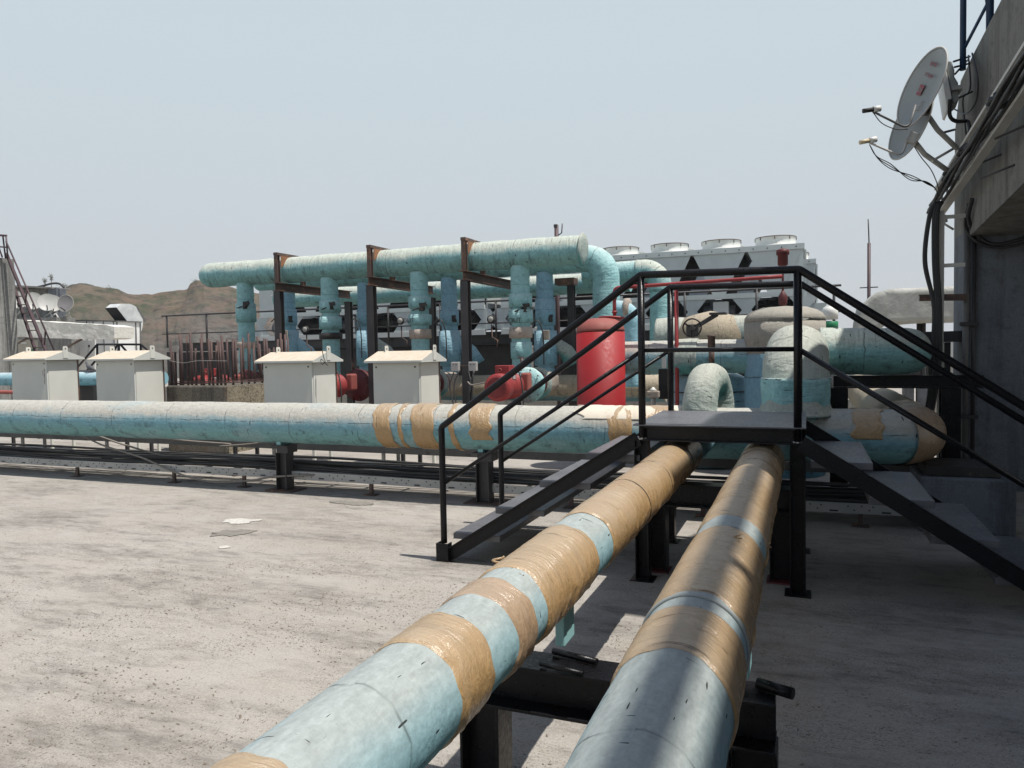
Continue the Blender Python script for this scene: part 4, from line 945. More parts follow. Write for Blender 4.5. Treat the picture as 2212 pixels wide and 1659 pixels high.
# domed tank
dx0, dx1 = at(1606, 760, y=9.9).x, at(1786, 700, y=9.9).x; dxc = (dx0+dx1)/2; dr = (dx1-dx0)/2*.975; zd = at(1695, 661, y=9.9).z; ze = at(1620, 694, y=9.9).z
t = thing('expansion_tank', (dxc, 9.9, 0), 'tall blue insulated tank with a grey dome, right of the platform centre', 'tank')
B().lathe([(dr, 0), (dr, .3), (dr, .8), (dr, 1.2), (dr, ze)], (dxc, 9.9, 0), (0, 0, 1), 64).build('shell', 'canvas_tank_blue', t)
B().lathe([(dr*.9, ze-.03), (dr+.003, ze-.02), (dr*1.0, ze+.03), (dr*.93, ze+(zd-ze)*.45), (dr*.8, ze+(zd-ze)*.68), (dr*.55, ze+(zd-ze)*.9), (dr*.25, zd-.01), (.02, zd)], (dxc, 9.9, 0), (0, 0, 1), 64, lambda z, a: .008*noise.noise(V((cos(a)*3, sin(a)*3, z)))).build('dome', 'canvas_dome', t)
B().lathe([(dr*.98, ze-.42), (dr+.004, ze-.41), (dr+.005, ze-.2), (dr+.003, ze-.022)], (dxc, 9.9, 0), (0, 0, 1), 64, lambda z, a: .003*noise.noise(V((cos(a)*3, sin(a)*3, z*3)))).build('upper_band', 'canvas_dome', t)
# red air vent on the dome
xx = at(1691, 600, y=9.9).x; zf = lambda py: at(1691, py, y=9.9).z
t = thing('air_vent_valve', (xx, 9.9, zd), 'red air vent valve on a thin stem above the domed tank', 'valve')
B().lathe([(.03, zd-.01), (.05, zf(655)), (.055, zf(640)), (.03, zf(633)), (.015, zf(628))], (xx, 9.9, 0), (0, 0, 1), 20).build('ball_valve', 'maroon_paint', t)
B().cyl((xx, 9.9, zf(632)), (xx, 9.9, zf(572)), .014, 10).build('stem', 'maroon_paint', t)
B().lathe([(.04, zf(575)), (.062, zf(572)), (.062, zf(551)), (.078, zf(550.5)), (.078, zf(540)), (.05, zf(538.5)), (.03, zf(537))], (xx, 9.9, 0), (0, 0, 1), 24).build('body', 'maroon_paint', t)
# handwheel valve
wx, wz = at(1495, 708, y=10.0).x, at(1495, 708, y=10.0).z
t = thing('handwheel_valve', (wx, 10.0, wz-.5), 'black valve handwheel facing the camera above the pale pipe', 'valve')
B().tube([V((wx+.118*cos(a), 10.0, wz+.118*sin(a))) for a in [2*pi*k/40 for k in range(41)]], .010, 8, False).build('wheel_rim', 'black_paint', t)
b = B()
for k in range(3):
    a = 2*pi*k/3+.5; b.beam((wx, 10.0, wz), (wx+.112*cos(a), 10.0, wz+.112*sin(a)), .02, .02, (0, 1, 0))
b.build('spokes', 'black_paint', t)
b = B(); b.cyl((wx, 9.97, wz), (wx, 10.25, wz), .03, 10); b.beam((wx, 10.2, wz), (wx+.3, 10.25, wz+.18), .05, .06); b.box(wx+.2, wx+.42, 10.15, 10.35, wz+.17, wz+.20); b.box(wx-.1, wx+.06, 10.15, 10.3, wz-.12, wz+.05); b.build('gear_box', 'dark_steel', t, .008)
t = thing('gauge_pipe', (at(1537, 760, y=9.3).x, 9.3, .9), 'short rusty stub pipe standing behind the mid rail of the platform', 'pipe')
x = at(1537, 760, y=9.3).x; zf = lambda py: at(1537, py, y=9.3).z
b = B(); b.cyl((x, 9.3, zf(790)), (x, 9.3, zf(752)), .035, 12); b.build('stub', 'rusty_steel', t)
B().lathe([(.04, zf(752)), (.045, zf(751)), (.045, zf(728)), (.05, zf(727.5)), (.05, zf(724)), (.02, zf(723.5))], (x, 9.3, 0), (0, 0, 1), 16).build('cap', 'rusty_steel', t)
# spring hanger between handrail posts
x = at(1434, 830, y=9.0).x; zf = lambda py: at(1434, py, y=9.0).z
t = thing('spring_support', (x, 9.0, .8), 'black bracket with a coil spring between the stair posts', 'bracket')
B().box(x-.065, x+.065, 9.0, 9.05, zf(862), zf(797)).build('plate', 'black_paint', t, .004)
hs = [V((x+.06+.03*cos(k*.9), 9.03+.03*sin(k*.9), zf(860)+(zf(822)-zf(860))*k/50)) for k in range(51)]
B().tube(hs, .008, 6).build('spring', 'dark_steel', t)
B().box(x-.02, x+.03, 8.98, 9.0, zf(795), zf(772)).build('strap', 'galvanised', t)
x = at(1411, 850, y=8.6).x; zz = at(1411, 850, y=8.6).z
t = thing('flow_switch', (x, 8.6, zz-.1), 'small beige switch box on a stub beside the spring bracket', 'switch')
B().box(x-.07, x+.07, 8.55, 8.65, zz-.05, zz+.03).build('body', 'glass_wool', t, .012)
B().lathe([(.04, zz+.031), (.045, zz+.04), (.02, zz+.06), (.01, zz+.075)], (x, 8.6, 0), (0, 0, 1), 16).build('knob', 'cabinet_paint', t)
B().cyl((x, 8.6, zz-.13), (x, 8.6, zz-.05), .03, 10).build('stub', 'galvanised', t)

# two arches rising from the main pipe
xc = at(1517, 860, y=7.05).x
t = thing('arch_pipe', (xc, 7.4, .9), 'small pale arch pipe rising from the main pipe behind the platform', 'pipe')
zt = at(1530, 783, y=7.3).z-.165
B().tube(fillet([(xc-.03, 6.98, .80), (xc, 7.02, zt), (xc+.06, 7.62, zt), (xc+.1, 7.66, .5)], .255, .03, 16), .158, 56, True, lump(.007, 4, .006, 3)).build('insulation', 'canvas_pale', t)
xc = at(1718, 860, y=7.25).x
t = thing('arch_pipe', (xc, 7.6, .9), 'large pale green arch pipe rising from the main pipe, behind the right platform post', 'pipe')
zt = at(1725, 700, y=7.5).z-.29
B().tube(fillet([(xc, 7.12, .80), (xc, 7.14, zt), (xc+.02, 8.1, zt), (xc+.02, 8.12, .6)], .4, .04, 18), .282, 64, True, lump(.012, 3, .008, 13)).build('insulation', 'canvas_pale', t)
B().tube([V((xc, 7.13, .95+.03*k)) for k in range(13)], .292, 64, True, lump(.016, 5, .01, 15)).build('lower_wrap', 'canvas_turquoise', t)
B().lathe([(.36, .98), (.335, 1.0), (.30, 1.04), (.275, 1.12)], (xc, 7.12, 0), (0, 0, 1), 56, lambda z, a: .03*noise.noise(V((cos(a)*2, sin(a)*2, 3)))).build('collar', 'canvas_pale', t)
ya = 8.35
xa, xb = at(1770, 757, y=ya).x, at(1965, 757, y=ya).x; za = at(1850, 757, y=ya).z
t = thing('insulated_pipe', ((xa+xb)/2, ya, 0), 'dark teal pipe running right from the large arch, in the shade of the tower', 'pipe')
B().tube(fillet([(xa, ya, za), (xb, ya, za-.02), (xb+.02, ya+1.5, za-.02)], .3, .04, 12), .238, 56, True, lump(.012, 2.5, .005, 17)).build('insulation', 'canvas_header', t)
# black trestle carrying it
t = thing('pipe_trestle', (.7, 8.4, 0), 'black steel trestle carrying the teal pipe beside the tower wall', 'steel support')
zb = za-.255
B().hbeam((at(1800, 800, y=8.45).x, 8.45, zb-.07), (1.62, 8.45, zb-.07), .12, .13, .012).build('cross_beam', 'black_paint', t)
for px in (1812, 2052): x = at(px, 850, y=8.45).x; B().hbeam((x, 8.45, 0), (x, 8.45, zb-.137), .17, .15, .012, (0, 1, 0)).build('post', 'black_paint', t)
for px in (1962, 1992): x = at(px, 840, y=12.0).x; tag(B().box(x-.07, x+.07, 11.95, 12.1, 0, zb-.2).build('kerb_post', 'wall_concrete'), 'short dark concrete post standing on the kerb behind the brown pipe', 'post', 'short posts behind the brown pipe')
x = at(1975, 720, y=9.6).x
t = thing('junction_trough', (x, 9.6, 0), 'dark steel trough end behind the vertical cable tray', 'cable tray')
B().box(x, x+.62, 9.5, 9.7, at(1990, 740, y=9.6).z, at(1990, 717, y=9.6).z).build('trough', 'dark_steel', t)
B().box(x+.3, x+.36, 9.57, 9.63, 0, at(1990, 740, y=9.6).z-.001).build('leg', 'dark_steel', t)

# white wrapped duct at right, mast behind it
def duct(name, label, sections, mat, parent=None):
    """sections: list of 4-corner rings"""
    b_ = B(); sub = 6; rings = []
    for a, c_ in zip(sections, sections[1:]):
        m_ = max(2, int((V(a[0])-V(c_[0])).length/.12))
        for k in range(m_):
            rings.append([V(p).lerp(V(q), k/m_) for p, q in zip(a, c_)])
    rings.append([V(p) for p in sections[-1]]); R_ = []
    for rg in rings:
        row = []
        cen = sum(rg, V((0, 0, 0)))/4
        for i in range(4):
            for k in range(sub):
                p = rg[i].lerp(rg[(i+1) % 4], k/sub); d = (p-cen).normalized()
                row.append(b_.bm.verts.new(p+d*.035*(noise.noise(p*1.7)+.5*noise.noise(p*5))))
        R_.append(row)
    for i in range(len(R_)-1):
        for k in range(len(R_[0])):
            k2 = (k+1) % len(R_[0]); b_.bm.faces.new((R_[i][k], R_[i][k2], R_[i+1][k2], R_[i+1][k]))
    b_.bm.faces.new(R_[0]); b_.bm.faces.new(list(reversed(R_[-1])))
    return b_
dy = 15.0
g = lambda px, py, y=dy: at(px, py, y=y)
def sec(px, p0, p1, y=dy, d=.9):
    a, c_ = g(px, p0, y), g(px, p1, y); return [a, c_, c_+V((0, d, 0)), a+V((0, d, 0))]
t = thing('air_duct', (g(1950, 660).x, dy, 0), 'grey canvas-wrapped duct bending down, against the sky left of the tower', 'duct')
x_l, x_r = g(1846, 700).x, g(1908, 700).x; zt_, zb_ = g(1930, 624).z, g(1930, 698).z
secs = [[V((x_l, dy, .4)), V((x_r-.1, dy, .4)), V((x_r-.1, dy+.9, .4)), V((x_l, dy+.9, .4))],
        [V((x_l, dy, zb_-.25)), V((x_r-.1, dy, zb_-.25)), V((x_r-.1, dy+.9, zb_-.25)), V((x_l, dy+.9, zb_-.25))],
        [V((x_l+.08, dy, zb_+.3)), V((x_r-.08, dy, zb_-.12)), V((x_r-.08, dy+.9, zb_-.12)), V((x_l+.08, dy+.9, zb_+.3))],
        [V((x_l+.35, dy, zt_-.05)), V((x_r+.05, dy, zb_)), V((x_r+.05, dy+.9, zb_)), V((x_l+.35, dy+.9, zt_-.05))],
        [V((x_r+.1, dy, zt_)), V((x_r+.3, dy, zb_)), V((x_r+.3, dy+.9, zb_)), V((x_r+.1, dy+.9, zt_))],
        [V((4.6, dy, zt_)), V((4.6, dy, zb_)), V((4.6, dy+.9, zb_)), V((4.6, dy+.9, zt_))]]
duct('', '', secs, '').build('wrapping', 'duct_canvas_grey', t, 0, True)
for px in (1992, 2002): x = g(px, 700).x; B().cyl((x, dy+.4, 0), (x, dy+.4, zb_), .04, 8).build('leg', 'dark_steel', t)
mx = at(1877, 600, y=20)
t = thing('lightning_mast', (mx.x, 20, 0), 'thin mast with a needle tip standing against the sky', 'mast')
B().cyl((mx.x, 20, 0), (mx.x, 20, at(1877, 525, y=20).z), .04, 10).build('pole', 'purple_primer', t)
B().cyl((mx.x, 20, at(1877, 525, y=20).z), (mx.x-.02, 20, at(1877, 473, y=20).z), .016, 6).build('needle', 'dark_steel', t)
B().box(mx.x-.2, mx.x+.2, 19.97, 20.03, at(1877, 622, y=20).z, at(1877, 620, y=20).z).build('cross_arm', 'dark_steel', t)
mx = at(1202, 500, y=17)
t = thing('camera_mast', (mx.x, 17, 0), 'short dark mast with a small aerial rising behind the front header', 'mast')
B().cyl((mx.x, 17, 0), (mx.x, 17, at(1202, 486, y=17).z), .05, 10).build('pole', 'purple_primer', t)
B().tube([(mx.x+.05, 17, at(1202, 508, y=17).z), (mx.x+.13, 17, at(1202, 504, y=17).z), (mx.x+.15, 17, at(1202, 484, y=17).z)], .015, 6).build('aerial', 'dark_steel', t)
B().box(mx.x-.05, mx.x+.03, 16.95, 17.05, at(1202, 492, y=17).z, at(1202, 485, y=17).z).build('clamp', 'dark_steel', t)
p = at(1885, 720, y=16.5)
for px, s_, lab in ((1793, .10, 'white gas bottle standing behind the domed tank'), ):
    x = at(px, 680, y=13).x; t = thing('gas_bottle', (x, 13, 0), lab, 'bottle')
    B().lathe([(.12, at(px, 690, y=13).z), (.12, at(px, 672, y=13).z), (.1, at(px, 664, y=13).z), (.03, at(px, 660, y=13).z), (.03, at(px, 655, y=13).z)], (x, 13, 0), (0, 0, 1), 20).build('body', 'white_plastic', t)
    B().cyl((x, 13, 0), (x, 13, 1.75), .05, 8).build('stand', 'dark_steel', t)
    B().lathe([(.10, at(px, 712, y=13).z), (.122, at(px, 712, y=13).z+.01), (.122, at(px, 695, y=13).z), (.1, at(px, 695, y=13).z+.01)], (x, 13, 0), (0, 0, 1), 20).build('green_base', 'green_sign', t)

# ------------------------------------------------------------ air-cooled chillers on their steel deck
CZ0, CZ1, CY, CD = 2.04, 4.02, 19.0, 2.3
def chiller(xl, n_mod, y, label, sgn=1, flip=0):
    P_ = 1.30; xr_ = xl+P_*n_mod
    t_ = thing('chiller', ((xl+xr_)/2, y+CD/2, CZ0), label, 'chiller', 'air-cooled chillers on the steel deck')
    b_ = B(); b_.box(xl, xr_, y, y+.1, CZ0, CZ0+.16); b_.box(xl, xr_, y+CD-.1, y+CD, CZ0, CZ0+.16); b_.build('base_rail', 'chiller_white', t_)
    zm = CZ0+.80
    b_ = B(); b_.box(xl, xr_, y+.004, y+.09, zm-.06, zm+.06); b_.box(xl, xr_, y+CD-.09, y+CD-.004, zm-.06, zm+.06)
    b_.box(xl-.02, xr_+.02, y-.03, y+CD+.03, CZ1-.13, CZ1); b_.build('frame', 'chiller_panel', t_)
    for k in range(0, n_mod+1, 2):
        x = xl+P_*k
        for yy in (y+.02, y+CD-.10): B().box(x-.05, x+.05, yy, yy+.08, CZ0+.161, zm-.061).build('post', 'chiller_panel', t_)
    b_ = B(); c2 = B()
    for k in range(n_mod):
        xa_ = xl+P_*k; xm = xa_+P_/2
        for yy in (y+.01, y+CD-.03):
            B().prism([(xa_+.03, yy, CZ1-.131), (xa_+P_-.03, yy, CZ1-.131), (xm+.16, yy, zm+.061), (xm-.16, yy, zm+.061)], (0, .02, 0)).build('end_panel', 'chiller_panel', t_)
        for s_ in (-1, 1):
            c2.beam((xm+s_*(P_/2-.06), y+.05, CZ1-.16), (xm+s_*(P_/2-.06), y+CD-.05, CZ1-.16), .04, .04)
            c2.prism([(xm+s_*(P_/2-.05), y+.04, CZ1-.14), (xm+s_*(P_/2-.09), y+.04, CZ1-.14), (xm+s_*.13, y+.04, zm+.07), (xm+s_*.17, y+.04, zm+.07)], (0, CD-.08, 0))
    b_.bm.free(); c2.build('coil', 'coil_dark', t_)
    for yy in (y+.01, y+CD-.03):
        B().prism([(xr_-.028, yy, CZ1-.131), (xr_, yy, CZ1-.131), (xr_, yy, zm+.061), (xr_-P_/2+.165, yy, zm+.061)], (0, .02, 0)).build('end_panel', 'chiller_panel', t_)
        B().prism([(xl+.028, yy, CZ1-.131), (xl, yy, CZ1-.131), (xl, yy, zm+.061), (xl+P_/2-.165, yy, zm+.061)], (0, .02, 0)).build('end_panel', 'chiller_panel', t_)
    for k in range(n_mod+1):
        x = xl+P_*k; a_ = .34; zl, zh = CZ0+.162, zm-.062; zc_ = (zl+zh)/2
        B().prism([(x-a_, y+.03, zl), (x+a_, y+.03, zl), (x+.11, y+.03, zc_), (x+a_, y+.03, zh), (x-a_, y+.03, zh), (x-.11, y+.03, zc_)], (0, .015, 0)).build('leg_panel', 'chiller_panel', t_)
    B().box(xl+.1, xr_-.1, y+1.05, y+1.25, CZ0+.17, zm-.08).build('machinery_backing', 'coil_dark', t_)
    random.seed(int(xl*10)+5)
    for k in range(n_mod):
        x = xl+P_*(k+.5)
        q = B(); q.cyl((x-.42, y+.45, CZ0+.42), (x+.35, y+.45, CZ0+.42), .17, 18); q.cyl((x-.2, y+.45, CZ0+.42), (x-.2, y+.45, CZ0+.70), .06, 10); q.cyl((x+.1, y+.3, CZ0+.2), (x+.1, y+.3, CZ0+.75), .03, 8); q.build('compressor', 'rubber' if k % 2 else 'pewter', t_)
        if k % 2 == 0: bb = B().box(x-.18+random.uniform(-.2, .2), x+.22, y+.1, y+.28, CZ0+.2, CZ0+.68).build('control_box', 'chiller_white', t_, .01)
        for row in (0, 1):
            fy = y+.60+1.1*row
            fn = B().lathe([(.50, CZ1+.001), (.50, CZ1+.03), (.47, CZ1+.06), (.47, CZ1+.22), (.485, CZ1+.235), (.45, CZ1+.235), (.44, CZ1+.02)], (x, fy, 0), (0, 0, 1), 40).build('fan_stack', 'chiller_white', t_)
            if row == 0 or k == 0:
                q = B()
                for a in range(6):
                    A_ = a*pi/3+.3; q.beam((x, fy, CZ1+.12), (x+.42*cos(A_), fy+.42*sin(A_), CZ1+.15), .02, .13, (sin(A_)*.6, -cos(A_)*.6, 1))
                q.build('fan_blades', 'coil_dark', fn)
                q = B(); q.tube([V((x+.485*cos(a_), fy+.485*sin(a_), CZ1+.24)) for a_ in [2*pi*j/28 for j in range(29)]], .009, 5, False)
                for a in range(8): A_ = a*pi/4; q.cyl((x+.482*cos(A_), fy+.482*sin(A_), CZ1+.16), (x+.482*cos(A_), fy+.482*sin(A_), CZ1+.24), .009, 5)
                q.build('guard_wire', 'rusty_steel', fn)
    b_ = B()
    for k in range(n_mod*4): b_.cyl((xl+.16+P_/4*k, y-.034, CZ1-.07), (xl+.16+P_/4*k, y-.029, CZ1-.07), .016, 8)
    b_.build('bolt_heads', 'ink', t_)
    b_ = B()
    for k in range(n_mod): b_.box(xl+P_*(k+.5)-.2, xl+P_*(k+.5)+.2, y+.004, y+.009, CZ1-.55, CZ1-.53)
    b_.build('badge_strip', 'panel_white', t_)
    for k in range(2): B().box(xr_+.021+.0, xr_+.06, y+.1+1.1*k, y+1.1+1.1*k, CZ0+.17, CZ1-.14).build('side_panel', 'chiller_panel', t_)
    return t_
xR = at(1736, 600, y=CY).x
chiller(xR-1.30*6, 6, CY, 'right chiller with four white fan stacks showing above the platform handrail')
chiller(xR-1.30*6-.5-1.30*6, 6, CY, 'left chiller, seen between the drop pipes under the front header')
chiller(xR-1.30*6+.3, 6, CY+3.6, 'rear chiller standing behind the right one')
for px, py in ((1745, 640),):
    x = at(px, py, y=CY+.4).x
t = thing('chiller_deck', (-8, 20.5, 0), 'long dark steel deck that lifts the chillers above the roof', 'steel deck')
b = B()
for y in (18.3, 19.2, 21.2, 23.2, 25): b.hbeam((at(395, 750, y=18.3).x, y, 1.90), (.6, y, 1.90), .18, .26, .015)
b.build('main_beams', 'dark_steel', t)
b = B(); b.box(at(395, 750, y=18.3).x, .6, 18.2, 25.2, 2.031, 2.037); b.build('deck_plate', 'dark_steel', t)
for k in range(9):
    x = -19.2+2.45*k
    for y in (18.35, 22.2): B().hbeam((x, y, 0), (x, y, 1.76), .2, .2, .015, (0, 1, 0)).build('column', 'dark_steel', t)
b = B()
for k in range(9):
    x = -19.2+2.45*k; b.box(x+.2, x+2.2, 18.6, 18.64, .75, 1.74)
b.build('void_panels', 'coil_dark', t)  # dark sheets added for the shaded void and enclosures under the deck
tag(B().box(-19.8, .6, 18.15, 18.55, 0, .62).build('deck_plinth', 'plinth'), 'long grey concrete plinth along the foot of the chiller deck', 'plinth')
t = thing('deck_railing', (-8, 18.2, 2.04), 'thin dark pipe railing in front of the chillers', 'railing')
zr1, zr2 = at(1600, 626, y=18.2).z, at(1600, 680, y=18.2).z
for z_ in (zr1, zr2): B().cyl((-19.4, 18.2, z_), (.75, 18.2, z_), .026 if z_ == zr1 else .018, 8).build('rail', 'dark_steel', t)
for k in range(13): x = -19.2+1.65*k; B().cyl((x, 18.2, 1.9), (x, 18.2, zr1), .03, 8).build('post', 'dark_steel', t)
for k, px in enumerate((672, 862, 1062)):
    p = at(px+(-10, 5, 0)[k], (712, 693, 0)[k] if k < 2 else 690, y=13.6)
    t = thing('pressure_gauge', p, ['round gauge beside the black rubber joint', 'round gauge between the second post and third drop', 'round gauge left of the rightmost drop pipe'][k], 'gauge', 'pressure gauges by the drops')
    B().lathe([(.07, 0), (.082, .01), (.082, .05), (.02, .055)], p, (0, -1, 0), 24).build('case', 'rubber', t)
    B().lathe([(.058, .056), (.058, .058), (.01, .0585)], p, (0, -1, 0), 24).build('dial', 'dish_pale', t)
    B().tube([p+V((0, 0, -.1)), p+V((0, 0, -.35)), p+V((.12, 0, -.42)), p+V((.1, 0, -.55))], .015, 6).build('siphon', 'rusty_steel', t)

# ------------------------------------------------------------ stair tower on the right
WY = 9.26
t = thing('stair_tower', (2.6, WY, 0), 'tall dark concrete stair tower at the right edge, in deep shade', 'building')
WB = 10.02
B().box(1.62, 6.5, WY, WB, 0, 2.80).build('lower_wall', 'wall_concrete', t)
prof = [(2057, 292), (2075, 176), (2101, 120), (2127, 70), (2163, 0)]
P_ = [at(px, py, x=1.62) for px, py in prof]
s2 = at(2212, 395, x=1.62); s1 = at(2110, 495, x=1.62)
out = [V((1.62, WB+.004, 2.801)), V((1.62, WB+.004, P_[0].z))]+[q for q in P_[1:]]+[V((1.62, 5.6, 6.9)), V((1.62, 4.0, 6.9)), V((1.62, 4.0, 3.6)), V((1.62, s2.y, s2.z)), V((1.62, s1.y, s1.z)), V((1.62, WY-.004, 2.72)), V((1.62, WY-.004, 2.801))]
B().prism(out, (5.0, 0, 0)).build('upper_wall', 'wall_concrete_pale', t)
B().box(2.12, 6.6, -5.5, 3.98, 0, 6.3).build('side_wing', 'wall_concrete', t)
b = B(); b.cyl((2.2, -5.4, 6.85), (2.2, 3.9, 6.85), .05, 8); b.cyl((2.2, -5.4, 7.25), (2.2, 3.9, 7.25), .06, 8)
for k in range(6): b.cyl((2.2, -5.3+1.84*k, 6.3), (2.2, -5.3+1.84*k, 7.25), .04, 8)
b.build('stripe_shadow_rails', 'dark_steel', t)  # unseen rails added to throw soft stripe shadows on the right pipe
B().box(2.12, 6.6, 3.982, WY-.01, 3.62, 6.3).build('wing_above', 'wall_concrete', t)
# downpipe and brackets on the corner
t = thing('downpipe', (1.64, WY-.06, 0), 'grey vertical pipe running down the tower corner', 'pipe')
xx = at(2084, 900, y=WY-.06).x
B().cyl((xx, WY-.06, .05), (xx, WY-.06, 2.9), .03, 12).build('pipe_run', 'tray_grey', t)
B().cyl((xx+.075, WY-.05, .05), (xx+.075, WY-.05, 2.85), .022, 12).build('pipe_run', 'dark_steel', t)
for py in (700, 900): z_ = at(2088, py, y=WY-.06).z; B().box(xx-.06, xx+.12, WY-.1, WY-.001, z_-.02, z_+.02).build('clip', 'dark_steel', t)
for py, lab in ((643, 'rusty angle bracket sticking out of the tower corner, upper one'), (832, 'rusty angle bracket sticking out of the tower corner, lower one')):
    p0, p1 = at(1986, py+.5, y=WY-.15), at(2088, py-1, y=WY-.15)
    b = B(); b.beam(p0, p1, .012, .07); b.beam(p0+V((0, .035, .03)), p1+V((0, .035, .03)), .07, .012); tag(b.build('angle_bracket', 'rusty_steel'), lab, 'bracket')
# vertical tray and cable ladder
vy = 9.0
t = thing('vertical_cable_tray', (at(2033, 700, y=vy).x, vy, 0), 'pale vertical tray rail carrying the cable bundle beside the tower corner', 'cable tray')
xv = at(2033, 600, y=vy).x
B().box(xv-.028, xv+.028, vy, vy+.03, .35, at(2033, 455, y=vy).z).build('side_rail', 'mount_white', t)
for py in (468, 573):
    z_ = at(2050, py, y=vy).z; B().box(xv+.029, xv+.22, vy+.005, vy+.02, z_-.02, z_+.02).build('wall_strap', 'mount_white', t)
random.seed(21)
for k in range(8):
    xb_ = at(2010+2.1*k, 600, y=vy-.05).x; zt_ = at(2015, 462, y=vy).z
    bow = -.06 if k < 3 else 0
    pts = [V((xb_+.05, vy+.0, zt_+.12)), V((xb_+bow*.3, vy-.05, zt_-.02)), V((xb_+bow, vy-.05, zt_-.5)), V((xb_+.03, vy-.05, zt_-1.0)), V((xb_+.02+random.uniform(-.02, .02), vy-.05, 1.4)), V((xb_-.03, vy-.05, .9)), V((xb_-.12-random.uniform(0, .1), vy-.05, .55))]
    cable('riser_cable', pts, random.choice((.013, .017)), 'cable_black', 'black cable in the bundle hanging beside the pale vertical tray', 'riser cables beside the tower')
lx = 1.44
A1, B1 = at(2026, 408, x=lx), at(2214, 110, x=lx); A2, B2 = at(2033, 460, x=lx), at(2214, 203, x=lx)
t = thing('cable_ladder', (lx, 8.5, 2.9), 'white cable ladder climbing diagonally across the tower wall', 'cable tray')
ex1, ex2 = (B1-A1), (B2-A2)
B().beam(A1, B1+ex1*.5, .03, .075, (1, 0, 0)).build('side_rail', 'mount_white', t)
B().beam(A2, B2+ex2*.5, .03, .075, (1, 0, 0)).build('side_rail', 'mount_white', t)
for k in range(14):
    f_ = (k+.5)/11
    B().beam(A1+ex1*f_, A2+ex2*f_, .02, .02, (1, 0, 0)).build('rung', 'mount_white', t)
for k in range(9):
    f_ = .12+.09*k; q = (A1+ex1*.3); w1 = random.uniform(.5, .95)
    pts = [(A1+ex1*s_).lerp(A2+ex2*s_, min(1, w1+.10*sin(s_*9+k)))+V((-.03-.012*k, 0, -.0)) for s_ in [-.02, .1, .25, .4, .55, .7, .85, 1.0, 1.2, 1.45]]
    cable('riser_cable', pts, random.choice((.010, .013, .016)), 'cable_black', 'black cable laid along the diagonal white ladder', 'cables on the diagonal ladder')
for f_ in (.3, .55, .88):
    q = (A1+ex1*f_).lerp(A2+ex2*f_, .6)+V((-.09, 0, 0)); random.seed(int(f_*100))
    pts = [q+V((random.uniform(-.05, .05), random.uniform(-.09, .09), random.uniform(-.05, .05))) for _ in range(12)]
    tag(B().tube(smooth_curve(pts, 5), .02, 6).build('cable_knot', 'cable_black'), 'tangle of black cable tied to the ladder, ' + {.3: 'lowest', .55: 'middle', .88: 'highest'}[f_] + ' of three', 'cable')
for px, py in ((2186, 613/1*.54+ .0), ):
    pass
for k, (px, py) in enumerate(((2150, 300), (2095, 362), (2118, 385))):
    p0 = at(px, py, x=lx); tag(B().cyl(p0, p0+V((.18, -.35, .02)), .010, 6).build('stay_rod', 'dark_steel'), ['stay rod from the ladder to the wall, topmost', 'stay rod from the ladder to the wall, middle', 'stay rod from the ladder to the wall, lowest'][k], 'bracket')
# hanging loops on the wall
random.seed(5)
cable('loop_cable', [at(2100, 430, x=1.58), at(2092, 470, x=1.58), at(2108, 505, y=WY-.12), at(2150, 528, y=WY-.15), at(2230, 510, y=WY-.2)], .022, 'cable_black', 'thick cable swagged under the tower overhang, upper')
cable('loop_cable', [at(2092, 440, x=1.58), at(2085, 490, y=WY-.12), at(2110, 522, y=WY-.14), at(2160, 535, y=WY-.15), at(2230, 522, y=WY-.2)], .016, 'cable_black', 'thinner cable swagged under the tower overhang, lower')
cable('loop_cable', [at(2100, 115, x=1.6), at(2112, 170, x=1.56), at(2108, 220, x=1.56), at(2085, 245, x=1.56), at(2060, 235, x=1.56)], .009, 'cable_black', 'black cable looping down the wall beside the grey radio unit, right loop')
cable('loop_cable', [at(2092, 120, x=1.6), at(2096, 190, x=1.56), at(2080, 215, x=1.56), at(2087, 290, x=1.56)], .009, 'cable_black', 'black cable hanging down the wall beside the radio unit, left strand')
cable('loop_cable', [at(2052, 215, y=8.7), at(2052, 250, y=8.7), at(2066, 262, y=8.8), at(2090, 263, x=1.56), at(2095, 285, x=1.52)], .02, 'cable_black', 'thick black cable bending from the radio unit towards the ladder')

# mast legs in blue above the tower
t = thing('lattice_mast', (1.8, 9.0, 3.5), 'blue tubular mast rising from the top of the tower', 'mast')
q0 = at(2080, 130, y=8.9); q1 = at(2080, 0, y=8.9)
B().cyl(V((q0.x, 8.9, q0.z-.1)), V((q1.x, 8.9, 7.5)), .029, 14).build('leg', 'mast_blue', t)
q2 = at(2138, 72, y=8.5); B().cyl(V((q2.x, 8.5, q2.z-.3)), V((q2.x, 8.5, 7.5)), .033, 14).build('leg', 'mast_blue', t)
B().cyl(at(2083, 105, y=8.9), at(2133, 8, y=8.5), .016, 10).build('brace', 'mast_blue', t)
B().cyl(at(2133, 8, y=8.5), V((q1.x, 8.9, 6.6)), .016, 10).build('brace', 'mast_blue', t)

